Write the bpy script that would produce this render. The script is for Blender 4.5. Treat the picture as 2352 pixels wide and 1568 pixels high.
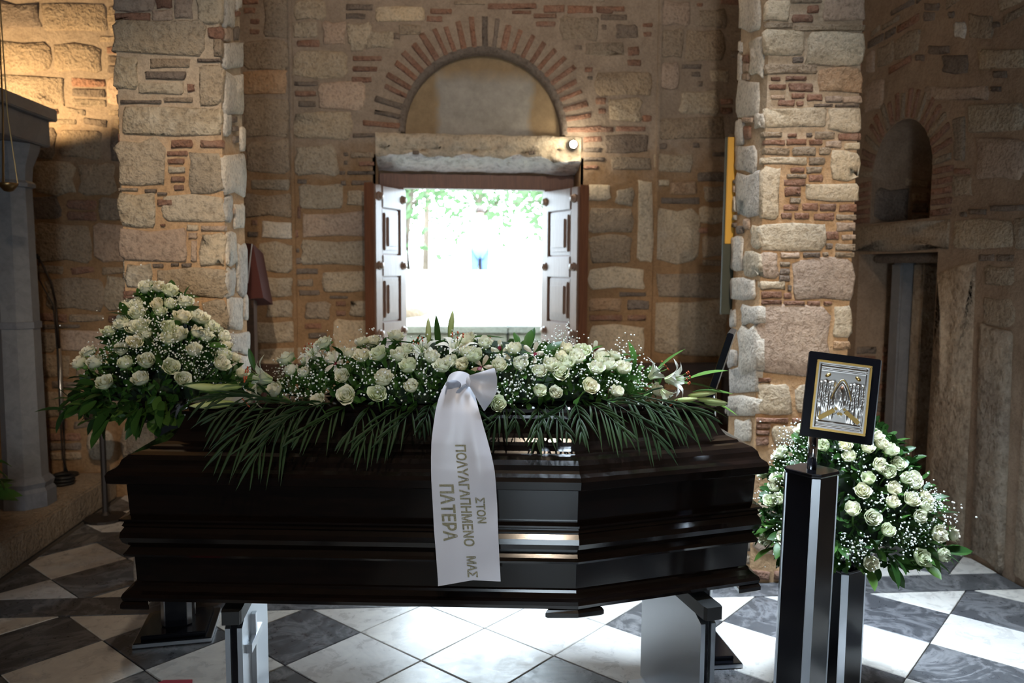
import bpy, bmesh, math, random
from mathutils import Vector, Matrix
R = math.radians
rnd = random.Random(7)
sc = bpy.context.scene
COL = sc.collection
for o in list(bpy.data.objects):
    bpy.data.objects.remove(o)

# ------------------------------------------------------------------ camera
F_PX, HOR, YAW, ROLL, EYE = 1820.0, 615.0, 4.85, 0.4, 1.55
_p = math.atan((784 - HOR) / F_PX); _y = R(YAW); _r = R(ROLL)
FW = Vector((math.sin(_y) * math.cos(_p), math.cos(_y) * math.cos(_p), -math.sin(_p)))
RT0 = Vector((math.cos(_y), -math.sin(_y), 0)); UP0 = RT0.cross(FW)
RT = RT0 * math.cos(_r) + UP0 * math.sin(_r); UP = UP0 * math.cos(_r) - RT0 * math.sin(_r)
EYEV = Vector((0, 0, EYE))
cd = bpy.data.cameras.new('camera'); cam = bpy.data.objects.new('camera', cd); COL.objects.link(cam)
cam.matrix_world = Matrix(((RT.x, UP.x, -FW.x, 0), (RT.y, UP.y, -FW.y, 0), (RT.z, UP.z, -FW.z, EYE), (0, 0, 0, 1)))
cd.sensor_width = 36; cd.sensor_fit = 'HORIZONTAL'; cd.lens = F_PX / 2352 * 36
cd.clip_start = 0.05; cd.clip_end = 200
cd.dof.use_dof = True; cd.dof.focus_distance = 2.35; cd.dof.aperture_fstop = 3.2
sc.camera = cam

# ------------------------------------------------------------------ world, daylight, exposure
sc.view_settings.view_transform = 'Standard'; sc.view_settings.look = 'None'
sc.view_settings.gamma = 1; sc.view_settings.use_curve_mapping = False
sc.view_settings.exposure = 0.22
w = bpy.data.worlds.new('sky'); sc.world = w; w.use_nodes = True
bg = w.node_tree.nodes['Background']
bg.inputs['Color'].default_value = (0.73, 0.88, 1.0, 1); bg.inputs['Strength'].default_value = 14.0
sc.cycles.max_bounces = 7; sc.cycles.diffuse_bounces = 4; sc.cycles.glossy_bounces = 4; sc.cycles.transmission_bounces = 4
sc.cycles.use_adaptive_sampling = True; sc.cycles.adaptive_threshold = 0.10; sc.cycles.adaptive_min_samples = 16
sc.cycles.caustics_reflective = False; sc.cycles.caustics_refractive = False; sc.cycles.sample_clamp_indirect = 6

def area(name, loc, rot, sx, sy, power, col, portal=False):
    l = bpy.data.lights.new(name, 'AREA'); l.shape = 'RECTANGLE'; l.size = sx; l.size_y = sy
    l.energy = power; l.color = col
    if portal: l.cycles.is_portal = True
    o = bpy.data.objects.new(name, l); COL.objects.link(o); o.location = loc; o.rotation_euler = rot
    return o
# daylight comes in through the far doorway and the doorway behind the viewer: sky portals
area('sky_portal_far_door', (.21, 6.15, 1.05), (R(-90), 0, 0), 1.2, 2.2, 1, (1, 1, 1), True)
area('sky_portal_rear_door', (-.2, -3.3, 1.1), (R(90), 0, 0), .8, 2.2, 1, (1, 1, 1), True)
dome = area('added_dome_light', (.95, 2.5, 4.85), (R(2), R(-5), 0), 1.3, 1.3, 52, (.70, .85, 1.0))      # lamp added in the closed drum, standing in for dome daylight
dome.data.spread = R(42)

# ------------------------------------------------------------------ pixel helpers (frame 2352 x 1568)
def ray(px, py): return RT * ((px - 1176) / F_PX) - UP * ((py - 784) / F_PX) + FW
def onY(px, py, Y):
    d = ray(px, py); return EYEV + d * (Y / d.y)
def onX(px, py, X):
    d = ray(px, py); return EYEV + d * (X / d.x)
def onZ(px, py, Z):
    d = ray(px, py); return EYEV + d * ((Z - EYE) / d.z)

# ------------------------------------------------------------------ object helpers
def mesh(name, V, Fc, mat=None, smooth=False):
    m = bpy.data.meshes.new(name); m.from_pydata([tuple(v) for v in V], [], Fc); m.update()
    if mat: m.materials.append(mat)
    if smooth: m.polygons.foreach_set('use_smooth', [True] * len(m.polygons))
    return m
def obj(name, m, parent=None, label=None, cat=None, group=None, kind=None, loc=None):
    o = bpy.data.objects.new(name, m); COL.objects.link(o)
    if parent: o.parent = parent
    if loc is not None: o.location = loc
    tag(o, label, cat, group, kind); return o
def tag(o, label=None, cat=None, group=None, kind=None):
    if label: o['label'] = label
    if cat: o['category'] = cat
    if group: o['group'] = group
    if kind: o['kind'] = kind
    return o
def empty(name, loc, label=None, cat=None, group=None, kind=None):
    o = bpy.data.objects.new(name, None); COL.objects.link(o); o.location = loc; o.empty_display_size = .05
    return tag(o, label, cat, group, kind)

class MB:
    """collects shapes into one mesh"""
    def __init__(s): s.V = []; s.F = []
    def add(s, V, Fc):
        n = len(s.V); s.V += [Vector(v) for v in V]; s.F += [tuple(i + n for i in f) for f in Fc]; return s
    def box(s, a, b, bev=0.0, M=None):
        x0, y0, z0 = a; x1, y1, z1 = b
        if bev <= 0:
            V = [(x0,y0,z0),(x1,y0,z0),(x1,y1,z0),(x0,y1,z0),(x0,y0,z1),(x1,y0,z1),(x1,y1,z1),(x0,y1,z1)]
            Fc = [(0,3,2,1),(4,5,6,7),(0,1,5,4),(1,2,6,5),(2,3,7,6),(3,0,4,7)]
        else:
            bm = bmesh.new(); bmesh.ops.create_cube(bm, size=1)
            for v in bm.verts:
                v.co = Vector(((x0+x1)/2 + v.co.x*(x1-x0), (y0+y1)/2 + v.co.y*(y1-y0), (z0+z1)/2 + v.co.z*(z1-z0)))
            bmesh.ops.bevel(bm, geom=list(bm.edges), offset=bev, segments=2, affect='EDGES')
            bm.verts.index_update()
            V = [v.co.copy() for v in bm.verts]; Fc = [tuple(v.index for v in f.verts) for f in bm.faces]; bm.free()
        if M: V = [M @ Vector(v) for v in V]
        return s.add(V, Fc)
    def loft(s, rings, cap0=True, cap1=True, closed=True):
        n = len(rings[0]); V = [p for r in rings for p in r]; Fc = []
        m = n if closed else n - 1
        for k in range(len(rings) - 1):
            for i in range(m):
                j = (i + 1) % n
                Fc.append((k*n+i, k*n+j, (k+1)*n+j, (k+1)*n+i))
        if cap0: Fc.append(tuple(reversed(range(n))))
        if cap1: Fc.append(tuple((len(rings)-1)*n + i for i in range(n)))
        return s.add(V, Fc)
    def lathe(s, prof, n=16, c=(0, 0, 0), M=None, rot=0):
        rings = []
        for r, z in prof:
            rings.append([Vector((c[0] + r*math.cos(rot+2*math.pi*i/n), c[1] + r*math.sin(rot+2*math.pi*i/n), c[2] + z)) for i in range(n)])
        if M: rings = [[M @ p for p in q] for q in rings]
        return s.loft(rings)
    def tube(s, pts, r, n=8, r1=None):
        pts = [Vector(p) for p in pts]; rings = []
        up = Vector((0, 0, 1))
        for i, p in enumerate(pts):
            t = (pts[min(i+1, len(pts)-1)] - pts[max(i-1, 0)]).normalized()
            a = t.cross(up)
            if a.length < 1e-3: a = t.cross(Vector((1, 0, 0)))
            a.normalize(); b = t.cross(a)
            rr = r if r1 is None else r + (r1 - r) * i / (len(pts) - 1)
            rings.append([p + a*rr*math.cos(2*math.pi*k/n) + b*rr*math.sin(2*math.pi*k/n) for k in range(n)])
        return s.loft(rings)
    def build(s, name, mat, parent=None, smooth=False, **kw):
        return obj(name, mesh(name, s.V, s.F, mat, smooth), parent, **kw)

# ------------------------------------------------------------------ materials
def newmat(name):
    m = bpy.data.materials.new(name); m.use_nodes = True
    nt = m.node_tree; return m, nt, nt.nodes['Principled BSDF']
def N(nt, t, **kw):
    n = nt.nodes.new(t)
    for k, v in kw.items():
        if k in n.inputs: n.inputs[k].default_value = v
        else: setattr(n, k, v)
    return n
def ramp(nt, stops, src, interp='LINEAR'):
    r = nt.nodes.new('ShaderNodeValToRGB'); r.color_ramp.interpolation = interp
    e = r.color_ramp.elements
    while len(e) > 1: e.remove(e[-1])
    e[0].position = stops[0][0]; e[0].color = (*stops[0][1], 1)
    for p, c in stops[1:]:
        x = e.new(p); x.color = (*c, 1)
    nt.links.new(src, r.inputs['Fac']); return r.outputs['Color']
def mixc(nt, a, b, fac, mode='MIX'):
    m = nt.nodes.new('ShaderNodeMix'); m.data_type = 'RGBA'; m.blend_type = mode
    for sock, v in ((m.inputs[0], fac), (m.inputs[6], a), (m.inputs[7], b)):
        if hasattr(v, 'is_linked'): nt.links.new(v, sock)
        elif isinstance(v, (int, float)): sock.default_value = v
        else: sock.default_value = (*v, 1)
    return m.outputs[2]
def pos(nt): return nt.nodes.new('ShaderNodeNewGeometry').outputs['Position']
def noise(nt, vec, scale, detail=6, rough=.6, dist=0.0, out='Fac'):
    n = N(nt, 'ShaderNodeTexNoise', Scale=scale, Detail=detail, Roughness=rough, Distortion=dist)
    nt.links.new(vec, n.inputs['Vector']); return n.outputs[out]
def bump(nt, b, h, strength, dist=.01):
    n = N(nt, 'ShaderNodeBump', Strength=strength, Distance=dist)
    nt.links.new(h, n.inputs['Height']); nt.links.new(n.outputs['Normal'], b.inputs['Normal'])
def addv(nt, a, b, op='ADD', c=None):
    m = nt.nodes.new('ShaderNodeMath'); m.operation = op
    for i, v in enumerate((a, b)):
        if hasattr(v, 'is_linked'): nt.links.new(v, m.inputs[i])
        else: m.inputs[i].default_value = v
    return m.outputs[0]
def simple(name, col, rough=.5, metal=0.0, coat=0.0, spec=.5):
    m, nt, b = newmat(name)
    b.inputs['Base Color'].default_value = (*col, 1); b.inputs['Roughness'].default_value = rough
    b.inputs['Metallic'].default_value = metal; b.inputs['Coat Weight'].default_value = coat
    b.inputs['Coat Roughness'].default_value = .08; b.inputs['Specular IOR Level'].default_value = spec
    return m

def stone_mat(name, base, var, spot, spotamt=.35, bumpst=.7, fine=55):
    """weathered stone: tone by piece, blotches, pits"""
    m, nt, b = newmat(name); P = pos(nt)
    oi = nt.nodes.new('ShaderNodeObjectInfo').outputs['Random']
    piece = ramp(nt, [(0, [c*(1-var) for c in base]), (.35, base), (.7, [base[0]*1.06, base[1]*1.01, base[2]*.94]), (1, [min(1, c*(1+var)) for c in base])], oi)
    n1 = noise(nt, P, 9, 3, .72); n2 = noise(nt, P, fine, 2, .75); n3 = noise(nt, P, 3.2, 0, .6)
    blot = ramp(nt, [(.42, (0, 0, 0)), (.68, (1, 1, 1))], n1)
    f = addv(nt, blot, spotamt, 'MULTIPLY')
    c = mixc(nt, piece, spot, f)
    dark = ramp(nt, [(.28, (.5, .48, .46)), (.5, (1, 1, 1)), (.75, (1.2, 1.18, 1.15))], n2)
    c = mixc(nt, c, dark, .75, 'MULTIPLY')
    tone = ramp(nt, [(.3, (.82, .82, .84)), (.7, (1.1, 1.08, 1.04))], n3)
    c = mixc(nt, c, tone, .6, 'MULTIPLY')
    nt.links.new(c, b.inputs['Base Color']); b.inputs['Roughness'].default_value = .88
    b.inputs['Specular IOR Level'].default_value = .25
    h = addv(nt, addv(nt, n2, .5, 'MULTIPLY'), n1)
    bump(nt, b, h, bumpst, .028)
    return m
M = {}
M['G'] = stone_mat('grey_beige_limestone', (.41, .335, .245), .14, (.54, .47, .375), .4, .9)
M['L'] = stone_mat('pale_cream_limestone', (.52, .43, .315), .12, (.63, .555, .44), .4, .6)
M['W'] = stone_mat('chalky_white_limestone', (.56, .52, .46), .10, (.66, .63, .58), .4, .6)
M['R'] = stone_mat('pitted_rough_limestone', (.43, .355, .255), .14, (.65, .585, .47), .6, 1.0, 42)
M['P'] = stone_mat('pinkish_sandstone', (.44, .33, .255), .14, (.52, .42, .33), .35, .6)
M['T'] = stone_mat('taupe_stone', (.325, .255, .187), .16, (.42, .345, .265), .35, .9)
M['D'] = stone_mat('dark_slate_stone', (.19, .15, .122), .22, (.29, .24, .20), .35, .8)
M['B'] = stone_mat('old_red_brick', (.27, .145, .10), .25, (.36, .26, .20), .45, .8)
M['O'] = stone_mat('ochre_stone', (.42, .27, .165), .16, (.52, .40, .28), .4, .8)
STN = {'G': 'stone', 'L': 'stone', 'W': 'stone', 'R': 'stone', 'P': 'stone', 'T': 'stone', 'D': 'stone', 'B': 'brick', 'O': 'stone'}

def mortar_mat(name, lo, hi, z0=None, z1=None):
    m, nt, b = newmat(name); P = pos(nt)
    n1 = noise(nt, P, 6, 3, .65); n2 = noise(nt, P, 70, 2, .75)
    if z0 is not None:       # two campaigns of pointing: orange sand mortar low down, pale lime mortar above
        sx = nt.nodes.new('ShaderNodeSeparateXYZ'); nt.links.new(P, sx.inputs[0])
        zz = addv(nt, sx.outputs['Z'], addv(nt, n1, .5, 'MULTIPLY'))
        mr = N(nt, 'ShaderNodeMapRange'); mr.inputs['From Min'].default_value = z0 + .2; mr.inputs['From Max'].default_value = z1 + .2
        nt.links.new(zz, mr.inputs['Value'])
        c = mixc(nt, lo, hi, mr.outputs[0])
    else:
        c = mixc(nt, lo, hi, n1)
    c = mixc(nt, c, ramp(nt, [(.3, (.7, .68, .66)), (.6, (1.05, 1.03, 1))], n2), .7, 'MULTIPLY')
    c = mixc(nt, c, ramp(nt, [(.35, (.8, .78, .76)), (.65, (1.08, 1.08, 1.08))], n1), .7, 'MULTIPLY')
    nt.links.new(c, b.inputs['Base Color']); b.inputs['Roughness'].default_value = .95; b.inputs['Specular IOR Level'].default_value = .15
    bump(nt, b, addv(nt, n2, addv(nt, n1, 2.5, 'MULTIPLY')), .5, .012)
    return m
M['mortar_pillar'] = mortar_mat('sandy_orange_mortar', (.55, .36, .205), (.52, .42, .315), 2.05, 2.3)
M['mortar_back'] = mortar_mat('wall_mortar', (.32, .20, .11), (.36, .285, .22), 2.15, 2.5)
M['mortar_side'] = mortar_mat('brown_mortar', (.33, .235, .165), (.37, .275, .2))

def marble(name, c0, c1, rough=.28, scale=2.2, veins=.5):
    m, nt, b = newmat(name); P = pos(nt)
    oi = nt.nodes.new('ShaderNodeObjectInfo').outputs['Random']
    off = N(nt, 'ShaderNodeVectorMath', operation='ADD'); cmb = nt.nodes.new('ShaderNodeCombineXYZ')
    nt.links.new(addv(nt, oi, 30.0, 'MULTIPLY'), cmb.inputs[2])
    nt.links.new(P, off.inputs[0]); nt.links.new(cmb.outputs[0], off.inputs[1]); V = off.outputs[0]
    n1 = noise(nt, V, scale, 5, .68, 1.2); n2 = noise(nt, V, scale*7, 4, .7, .6)
    v = ramp(nt, [(.44, (0, 0, 0)), (.5, (1, 1, 1)), (.56, (0, 0, 0))], n1)
    c = mixc(nt, c0, c1, addv(nt, v, veins, 'MULTIPLY'))
    c = mixc(nt, c, ramp(nt, [(.3, (.72, .72, .74)), (.55, (1, 1, 1)), (.8, (1.15, 1.13, 1.1))], n2), .7, 'MULTIPLY')
    c = mixc(nt, c, ramp(nt, [(0, (.86, .86, .88)), (1, (1.08, 1.05, 1.0))], oi), 1.0, 'MULTIPLY')
    nt.links.new(c, b.inputs['Base Color'])
    nt.links.new(ramp(nt, [(.3, (rough*.75,)*3), (.7, (rough*1.5,)*3)], n2), b.inputs['Roughness'])
    bump(nt, b, n2, .06, .004)
    return m
M['tile_white'] = marble('white_floor_marble', (.74, .72, .68), (.58, .55, .52), .27, 1.6, .45)
M['tile_dark'] = marble('dark_grey_floor_marble', (.085, .088, .095), (.24, .24, .25), .30, 3.2, .8)
M['grout'] = simple('dark_joint_fill', (.10, .085, .07), .9)
M['marble_grey'] = marble('grey_templon_marble', (.22, .225, .24), (.17, .17, .19), .45, 2.5, .5)
M['marble_jamb'] = stone_mat('worn_brown_marble', (.42, .345, .27), .1, (.30, .225, .16), .75, 1.0, 26)
M['lintel'] = stone_mat('pale_lintel_marble', (.55, .45, .33), .03, (.62, .55, .44), .5, .5, 30)
M['lintel_lit_edge'] = stone_mat('broken_marble_lit_edge', (.80, .80, .80), .03, (.72, .68, .60), .3, 1.0, 20)  # broken lower edge: light bounced off the floor is put in as whiter marble
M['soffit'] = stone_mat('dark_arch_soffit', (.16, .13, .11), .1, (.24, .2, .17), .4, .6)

def wood(name, c0, c1, rough=.3, coat=.5, axis=(1, 12, 12)):
    m, nt, b = newmat(name)
    tc = nt.nodes.new('ShaderNodeTexCoord').outputs['Object']
    mp = N(nt, 'ShaderNodeMapping'); mp.inputs['Scale'].default_value = axis; nt.links.new(tc, mp.inputs[0])
    n = noise(nt, mp.outputs[0], 5, 7, .6, .8)
    nt.links.new(mixc(nt, c0, c1, ramp(nt, [(.35, (0, 0, 0)), (.7, (1, 1, 1))], n)), b.inputs['Base Color'])
    b.inputs['Roughness'].default_value = rough; b.inputs['Coat Weight'].default_value = coat; b.inputs['Coat Roughness'].default_value = .06
    bump(nt, b, n, .05, .002)
    return m
M['coffin'] = wood('dark_polished_mahogany', (.0035, .0024, .002), (.008, .0042, .003), .13, .0)
M['door_wood'] = wood('brown_door_wood', (.15, .058, .03), (.24, .10, .05), .45, .15, (14, 14, 1))
M['leaf_wood_lit'] = wood('door_wood_lit_face', (.22, .14, .10), (.30, .20, .15), .34, .15, (14, 14, 1))  # leaf faces: reflected daylight painted in as a paler copy of the door wood
M['dark_wood'] = wood('dark_bench_wood', (.035, .018, .012), (.06, .03, .018), .4, .2)
M['maroon'] = simple('maroon_cloth', (.075, .018, .014), .85)
M['white_trim'] = simple('white_piping', (.6, .6, .62), .6)
M['black'] = simple('black_lacquer', (.005, .005, .007), .16, 0, 0, .35)
M['black_matt'] = simple('black_rubber', (.012, .012, .012), .5)
M['steel'] = simple('brushed_steel', (.55, .57, .60), .28, 1.0)
M['steel'].node_tree.nodes['Principled BSDF'].inputs['Anisotropic'].default_value = .6
M['panel_steel'] = simple('satin_steel_panel', (.52, .55, .59), .36, 1.0)
M['chrome'] = simple('chrome', (.75, .76, .78), .1, 1.0)
M['silver'] = simple('embossed_silver', (.62, .58, .54), .34, 1.0)
M['gold'] = simple('gilded_metal', (.66, .43, .14), .36, 1.0)
M['gold_dark'] = simple('antique_gilding', (.42, .27, .09), .35, 1.0)
M['face'] = simple('painted_brown_face', (.28, .12, .06), .5)
M['yellow'] = simple('ochre_yellow_board', (.62, .33, .04), .6)
M['olive'] = simple('dark_olive_board', (.05, .05, .03), .7)
M['red'] = simple('red_carpet', (.40, .03, .05), .95)
M['iron'] = simple('dark_iron', (.05, .04, .035), .5, .6)
M['brass'] = simple('aged_brass', (.30, .20, .09), .4, 1.0)

# ================================================================== masonry machinery
class Plane:
    """a wall plane: origin, u (along), v (up), n (out towards the viewer)"""
    def __init__(s, o, u, v, n, hit): s.o, s.u, s.v, s.n, s.hit = Vector(o), Vector(u), Vector(v), Vector(n), hit
    def uv(s, px, py):
        p = s.hit(px, py) - s.o; return (p.dot(s.u), p.dot(s.v))
    def P(s, u, v, d=0.0): return s.o + s.u * u + s.v * v + s.n * d

def stone_piece(parent, pl, quad, kind, proud, srng, name=None, round_=.13, label=None):
    """one dressed stone or brick: an uneven rounded block standing a little proud of its mortar bed"""
    q = [Vector(p) for p in quad]
    area2 = sum(q[i].x*q[(i+1) % 4].y - q[(i+1) % 4].x*q[i].y for i in range(4))
    if area2 < 0: q.reverse()
    sz = min((q[1]-q[0]).length, (q[3]-q[0]).length)
    jit = min(.017, sz * .085)
    pts = []
    for i in range(4):
        a, b, c = q[i-1], q[i], q[(i+1) % 4]
        r1 = min(round_ * srng.uniform(.5, 1.3) * sz, (b-a).length*.4); r2 = min(round_ * srng.uniform(.5, 1.3) * sz, (c-b).length*.4)
        pts.append(b + (a-b).normalized()*r1); pts.append(b + (c-b).normalized()*r2)
        pts.append((b+c)/2)
    pts = [p + Vector((srng.uniform(-jit, jit), srng.uniform(-jit, jit))) for p in pts]
    cen = sum(pts, Vector((0, 0))) / len(pts)
    ins = min(.009, sz * .13)
    V = []; n = len(pts)
    for p in pts: V.append(pl.P(p.x, p.y, -.03))
    for p in pts:
        V.append(pl.P(p.x, p.y, proud * srng.uniform(.15, .5)))
    for p in pts:
        d = (cen - p); L = d.length or 1
        g = p + d / L * min(ins * srng.uniform(.8, 1.6), L*.5)
        V.append(pl.P(g.x, g.y, proud * srng.uniform(.85, 1.15)))
    for p in pts:
        g = p + (cen - p) * .55
        V.append(pl.P(g.x, g.y, proud * srng.uniform(.9, 1.3)))
    V.append(pl.P(cen.x, cen.y, proud * srng.uniform(.95, 1.3)))
    Fc = []
    for k in range(3):
        for i in range(n):
            j = (i+1) % n; Fc.append((k*n+i, k*n+j, (k+1)*n+j, (k+1)*n+i))
    for i in range(n): Fc.append((3*n+i, 3*n+(i+1) % n, 4*n))
    # keep faces turned outwards
    a, b, c = V[3*n], V[3*n+1], V[4*n]
    if (b-a).cross(c-a).dot(pl.n) < 0: Fc = [tuple(reversed(f)) for f in Fc]
    cw = pl.P(cen.x, cen.y)
    m = mesh(name or STN[kind], [v - cw for v in V], Fc, M[kind], True)
    return obj(name or STN[kind], m, parent, loc=cw, label=label)

class Masonry:
    def __init__(s, parent, pl, seed, cell=.012):
        s.parent, s.pl, s.r, s.cell, s.occ, s.n = parent, pl, random.Random(seed), cell, set(), 0
    def mark(s, quad, grow=0.0):
        us = [p[0] for p in quad]; vs = [p[1] for p in quad]
        for i in range(int((min(us)-grow)/s.cell)-1, int((max(us)+grow)/s.cell)+2):
            for j in range(int((min(vs)-grow)/s.cell)-1, int((max(vs)+grow)/s.cell)+2):
                s.occ.add((i, j))
    def busy(s, u0, v0, u1, v1):
        t = k = 0
        for i in range(int(math.floor(u0/s.cell)), int(math.ceil(u1/s.cell))+1):
            for j in range(int(math.floor(v0/s.cell)), int(math.ceil(v1/s.cell))+1):
                t += 1; k += (i, j) in s.occ
        return k / max(1, t)
    def quad(s, quad, kind, proud=.009, round_=.13, name=None, label=None):
        s.mark(quad); s.n += 1
        return stone_piece(s.parent, s.pl, quad, kind, proud * s.r.uniform(.7, 1.3), s.r, name, round_, label)
    def px(s, ox, oy, sc_, items, proud=.009, round_=.13, clip=None):
        for x0, y0, x1, y1, kd in items:
            X0, X1 = ox + x0*sc_, ox + x1*sc_; Y0, Y1 = oy + y0*sc_, oy + y1*sc_
            q = [s.pl.uv(X0, Y1), s.pl.uv(X1, Y1), s.pl.uv(X1, Y0), s.pl.uv(X0, Y0)]
            if clip: q = [(min(max(u, clip[0]), clip[1]), v) for u, v in q]
            if abs(q[1][0]-q[0][0]) < .006: continue
            s.quad(q, kd, proud, round_)
    def fill(s, u0, v0, u1, v1, courses=True, kinds='GGTTPL', bricks='BBDT', dens=1.0, proud=.009, maxn=200, skip=None):
        """coursed rubble: rows of blocks with brick slips between them, wherever nothing stands yet"""
        n0 = s.n; v = v0
        while v < v1 - .03 and s.n - n0 < maxn:
            blk = s.r.random() < .62
            h = s.r.uniform(.13, .27) if blk else s.r.uniform(.032, .05)
            h = min(h, v1 - v); u = u0 + s.r.uniform(0, .02)
            while u < u1 - .03 and s.n - n0 < maxn:
                wd = s.r.uniform(.16, .44) if blk else s.r.uniform(.09, .26)
                wd = min(wd, u1 - u)
                if wd < .03: break
                if skip and skip(u + wd/2, v + h/2): u += wd; continue
                if s.busy(u, v, u+wd, v+h) < .06 and s.r.random() < dens:
                    if blk and s.r.random() < .25 and h > .12:       # stack of brick slips instead
                        k = max(2, int(h/.055)); ww = min(wd, s.r.uniform(.12, .22))
                        for t in range(k):
                            a = v + h*t/k; s.quad([(u, a), (u+ww, a), (u+ww, a+h/k-.016), (u, a+h/k-.016)], s.r.choice(bricks), proud)
                        u += ww + .018; continue
                    e = s.r.uniform(-.01, .01)
                    s.quad([(u, v+e), (u+wd, v-e), (u+wd, v+h-.004), (u, v+h+e)], s.r.choice(kinds if blk else bricks), proud)
                    u += wd + s.r.uniform(.014, .028)
                else: u += .03
            v += h + s.r.uniform(.015, .028)
    def gaps(s, u0, v0, u1, v1, tries=400, kinds='BDTT', maxn=60, skip=None):
        n0 = s.n
        for _ in range(tries):
            if s.n - n0 >= maxn: break
            wd = s.r.uniform(.06, .2); h = s.r.uniform(.03, .05) if s.r.random() < .7 else s.r.uniform(.06, .12)
            u = s.r.uniform(u0, u1-wd); v = s.r.uniform(v0, v1-h)
            if skip and skip(u+wd/2, v+h/2): continue
            if s.busy(u-.012, v-.012, u+wd+.012, v+h+.012) == 0:
                s.quad([(u, v), (u+wd, v), (u+wd, v+h), (u, v+h)], s.r.choice(kinds))

# ================================================================== room shell
YB = 5.45      # inner face of the far wall
XR = 2.85      # inner face of the right-hand wall
XL = -3.9; YR = -3.2; ZC = 4.6
ACX, ACZ, ARI, ARO = .262, 2.452, .558, .775      # arch over the far door
DX0, DX1 = -.462, .925                            # far doorway, between the masonry jambs
fb = MB(); fb.box((XL-.3, YR-.3, -.2), (3.6, 6.2, -.012))
floor = fb.build('floor', M['grout'], kind='structure')
S_T, U0, V0 = .374, 2.0728, 2.2075
WHITE_EVEN = {(0, 0), (1, -1), (-1, -1), (0, 2)}
def clip_poly(poly, ax, lim, keep_less):
    out = []
    for i in range(len(poly)):
        a, b = poly[i], poly[(i+1) % len(poly)]
        ia = (a[ax] <= lim) == keep_less; ib = (b[ax] <= lim) == keep_less
        if ia: out.append(a)
        if ia != ib:
            t = (lim - a[ax]) / (b[ax] - a[ax]); out.append((a[0]+(b[0]-a[0])*t, a[1]+(b[1]-a[1])*t))
    return out
def slab(name, poly, mat, parent, z=0.0, th=.03, bev=.0025, label=None):
    n = len(poly); cx = sum(p[0] for p in poly)/n; cy = sum(p[1] for p in poly)/n
    def inset(p, d):
        v = Vector((cx-p[0], cy-p[1])); L = v.length or 1
        return (p[0]+v.x/L*d, p[1]+v.y/L*d)
    r0 = [Vector((p[0]-cx, p[1]-cy, -th)) for p in poly]
    r1 = [Vector((p[0]-cx, p[1]-cy, -bev)) for p in poly]
    r2 = [Vector((*[a-b for a, b in zip(inset(p, bev*1.4), (cx, cy))], 0)) for p in poly]
    mb = MB(); mb.loft([r0, r1, r2]); return mb.build(name, mat, parent, loc=(cx, cy, z), label=label)
trnd = random.Random(3)
def tiles(y0, y1, x0, x1, du=0.0, dv=0.0, only=None):
    g = .0022
    for i in range(-16, 18):
        for j in range(-16, 18):
            u, v = U0 + du + i*S_T, V0 + dv + j*S_T
            c = [(u+g, v+g), (u+S_T-g, v+g), (u+S_T-g, v+S_T-g), (u+g, v+S_T-g)]
            P = [((a-b)/math.sqrt(2), (a+b)/math.sqrt(2)) for a, b in c]
            for ax, lim, kl in ((1, y0, False), (1, y1, True), (0, x0, False), (0, x1, True)):
                if P: P = clip_poly(P, ax, lim, kl)
            if len(P) < 3: continue
            A = abs(sum(P[k][0]*P[(k+1) % len(P)][1]-P[(k+1) % len(P)][0]*P[k][1] for k in range(len(P))))/2
            if A < .004: continue
            dark = (i+j) % 2 == 0 and (i, j) not in WHITE_EVEN
            slab('floor_tile', P, M['tile_dark' if dark else 'tile_white'], floor, trnd.uniform(-.0012, .0012))
tiles(1.5, 3.535, -2.16, 2.84)
for x0, x1 in ((-2.16, -1.2), (-1.195, -.2), (-.195, .85), (.855, 1.9), (1.905, 2.84)):     # dark border course along the pillar line
    slab('floor_border_slab', [(x0, 3.54), (x1, 3.54), (x1, 3.735), (x0, 3.735)], M['tile_dark'], floor)
tiles(3.74, 4.50, -2.16, 2.84, .11, .11)
for x0, x1 in ((-2.16, -1.0), (-.995, .3), (.305, 1.6), (1.605, 2.84)):
    slab('floor_border_slab', [(x0, 4.505), (x1, 4.505), (x1, 4.68), (x0, 4.68)], M['tile_dark'], floor)
tiles(4.685, 5.44, -2.16, 2.84, .2, .2)
slab('threshold_slab', [(DX0, 5.45), (DX1, 5.45), (DX1, 6.1), (DX0, 6.1)], M['tile_white'], floor)
for x0, x1, mt in ((-2.16, -.605, 'tile_dark'), (-.6, .65, 'tile_white'), (.655, 2.84, 'tile_dark')):      # unseen slabs, toned to put a pale reflection in the coffin
    slab('floor_slab', [(x0, -3.1), (x1, -3.1), (x1, 1.49), (x0, 1.49)], M[mt], floor)

# ---- far wall: mortar bed with the doorway and the tympanum left open
mb = MB()
def vquad(x0, z0, x1, z1, y=YB): mb.add([(x0, y, z0), (x1, y, z0), (x1, y, z1), (x0, y, z1)], [(0, 1, 2, 3)])
vquad(XL, -.1, DX0, ZC); vquad(DX1, -.1, 3.6, ZC)
vquad(DX0, 2.43, ACX-ARI, ZC); vquad(ACX+ARI, 2.43, DX1, ZC)
NA = 28
for k in range(NA):
    a0, a1 = math.pi - math.pi*k/NA, math.pi - math.pi*(k+1)/NA
    p0 = (ACX+ARI*math.cos(a0), ACZ+ARI*math.sin(a0)); p1 = (ACX+ARI*math.cos(a1), ACZ+ARI*math.sin(a1))
    mb.add([(p0[0], YB, p0[1]), (p1[0], YB, p1[1]), (p1[0], YB, ZC), (p0[0], YB, ZC)], [(0, 1, 2, 3)])
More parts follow.
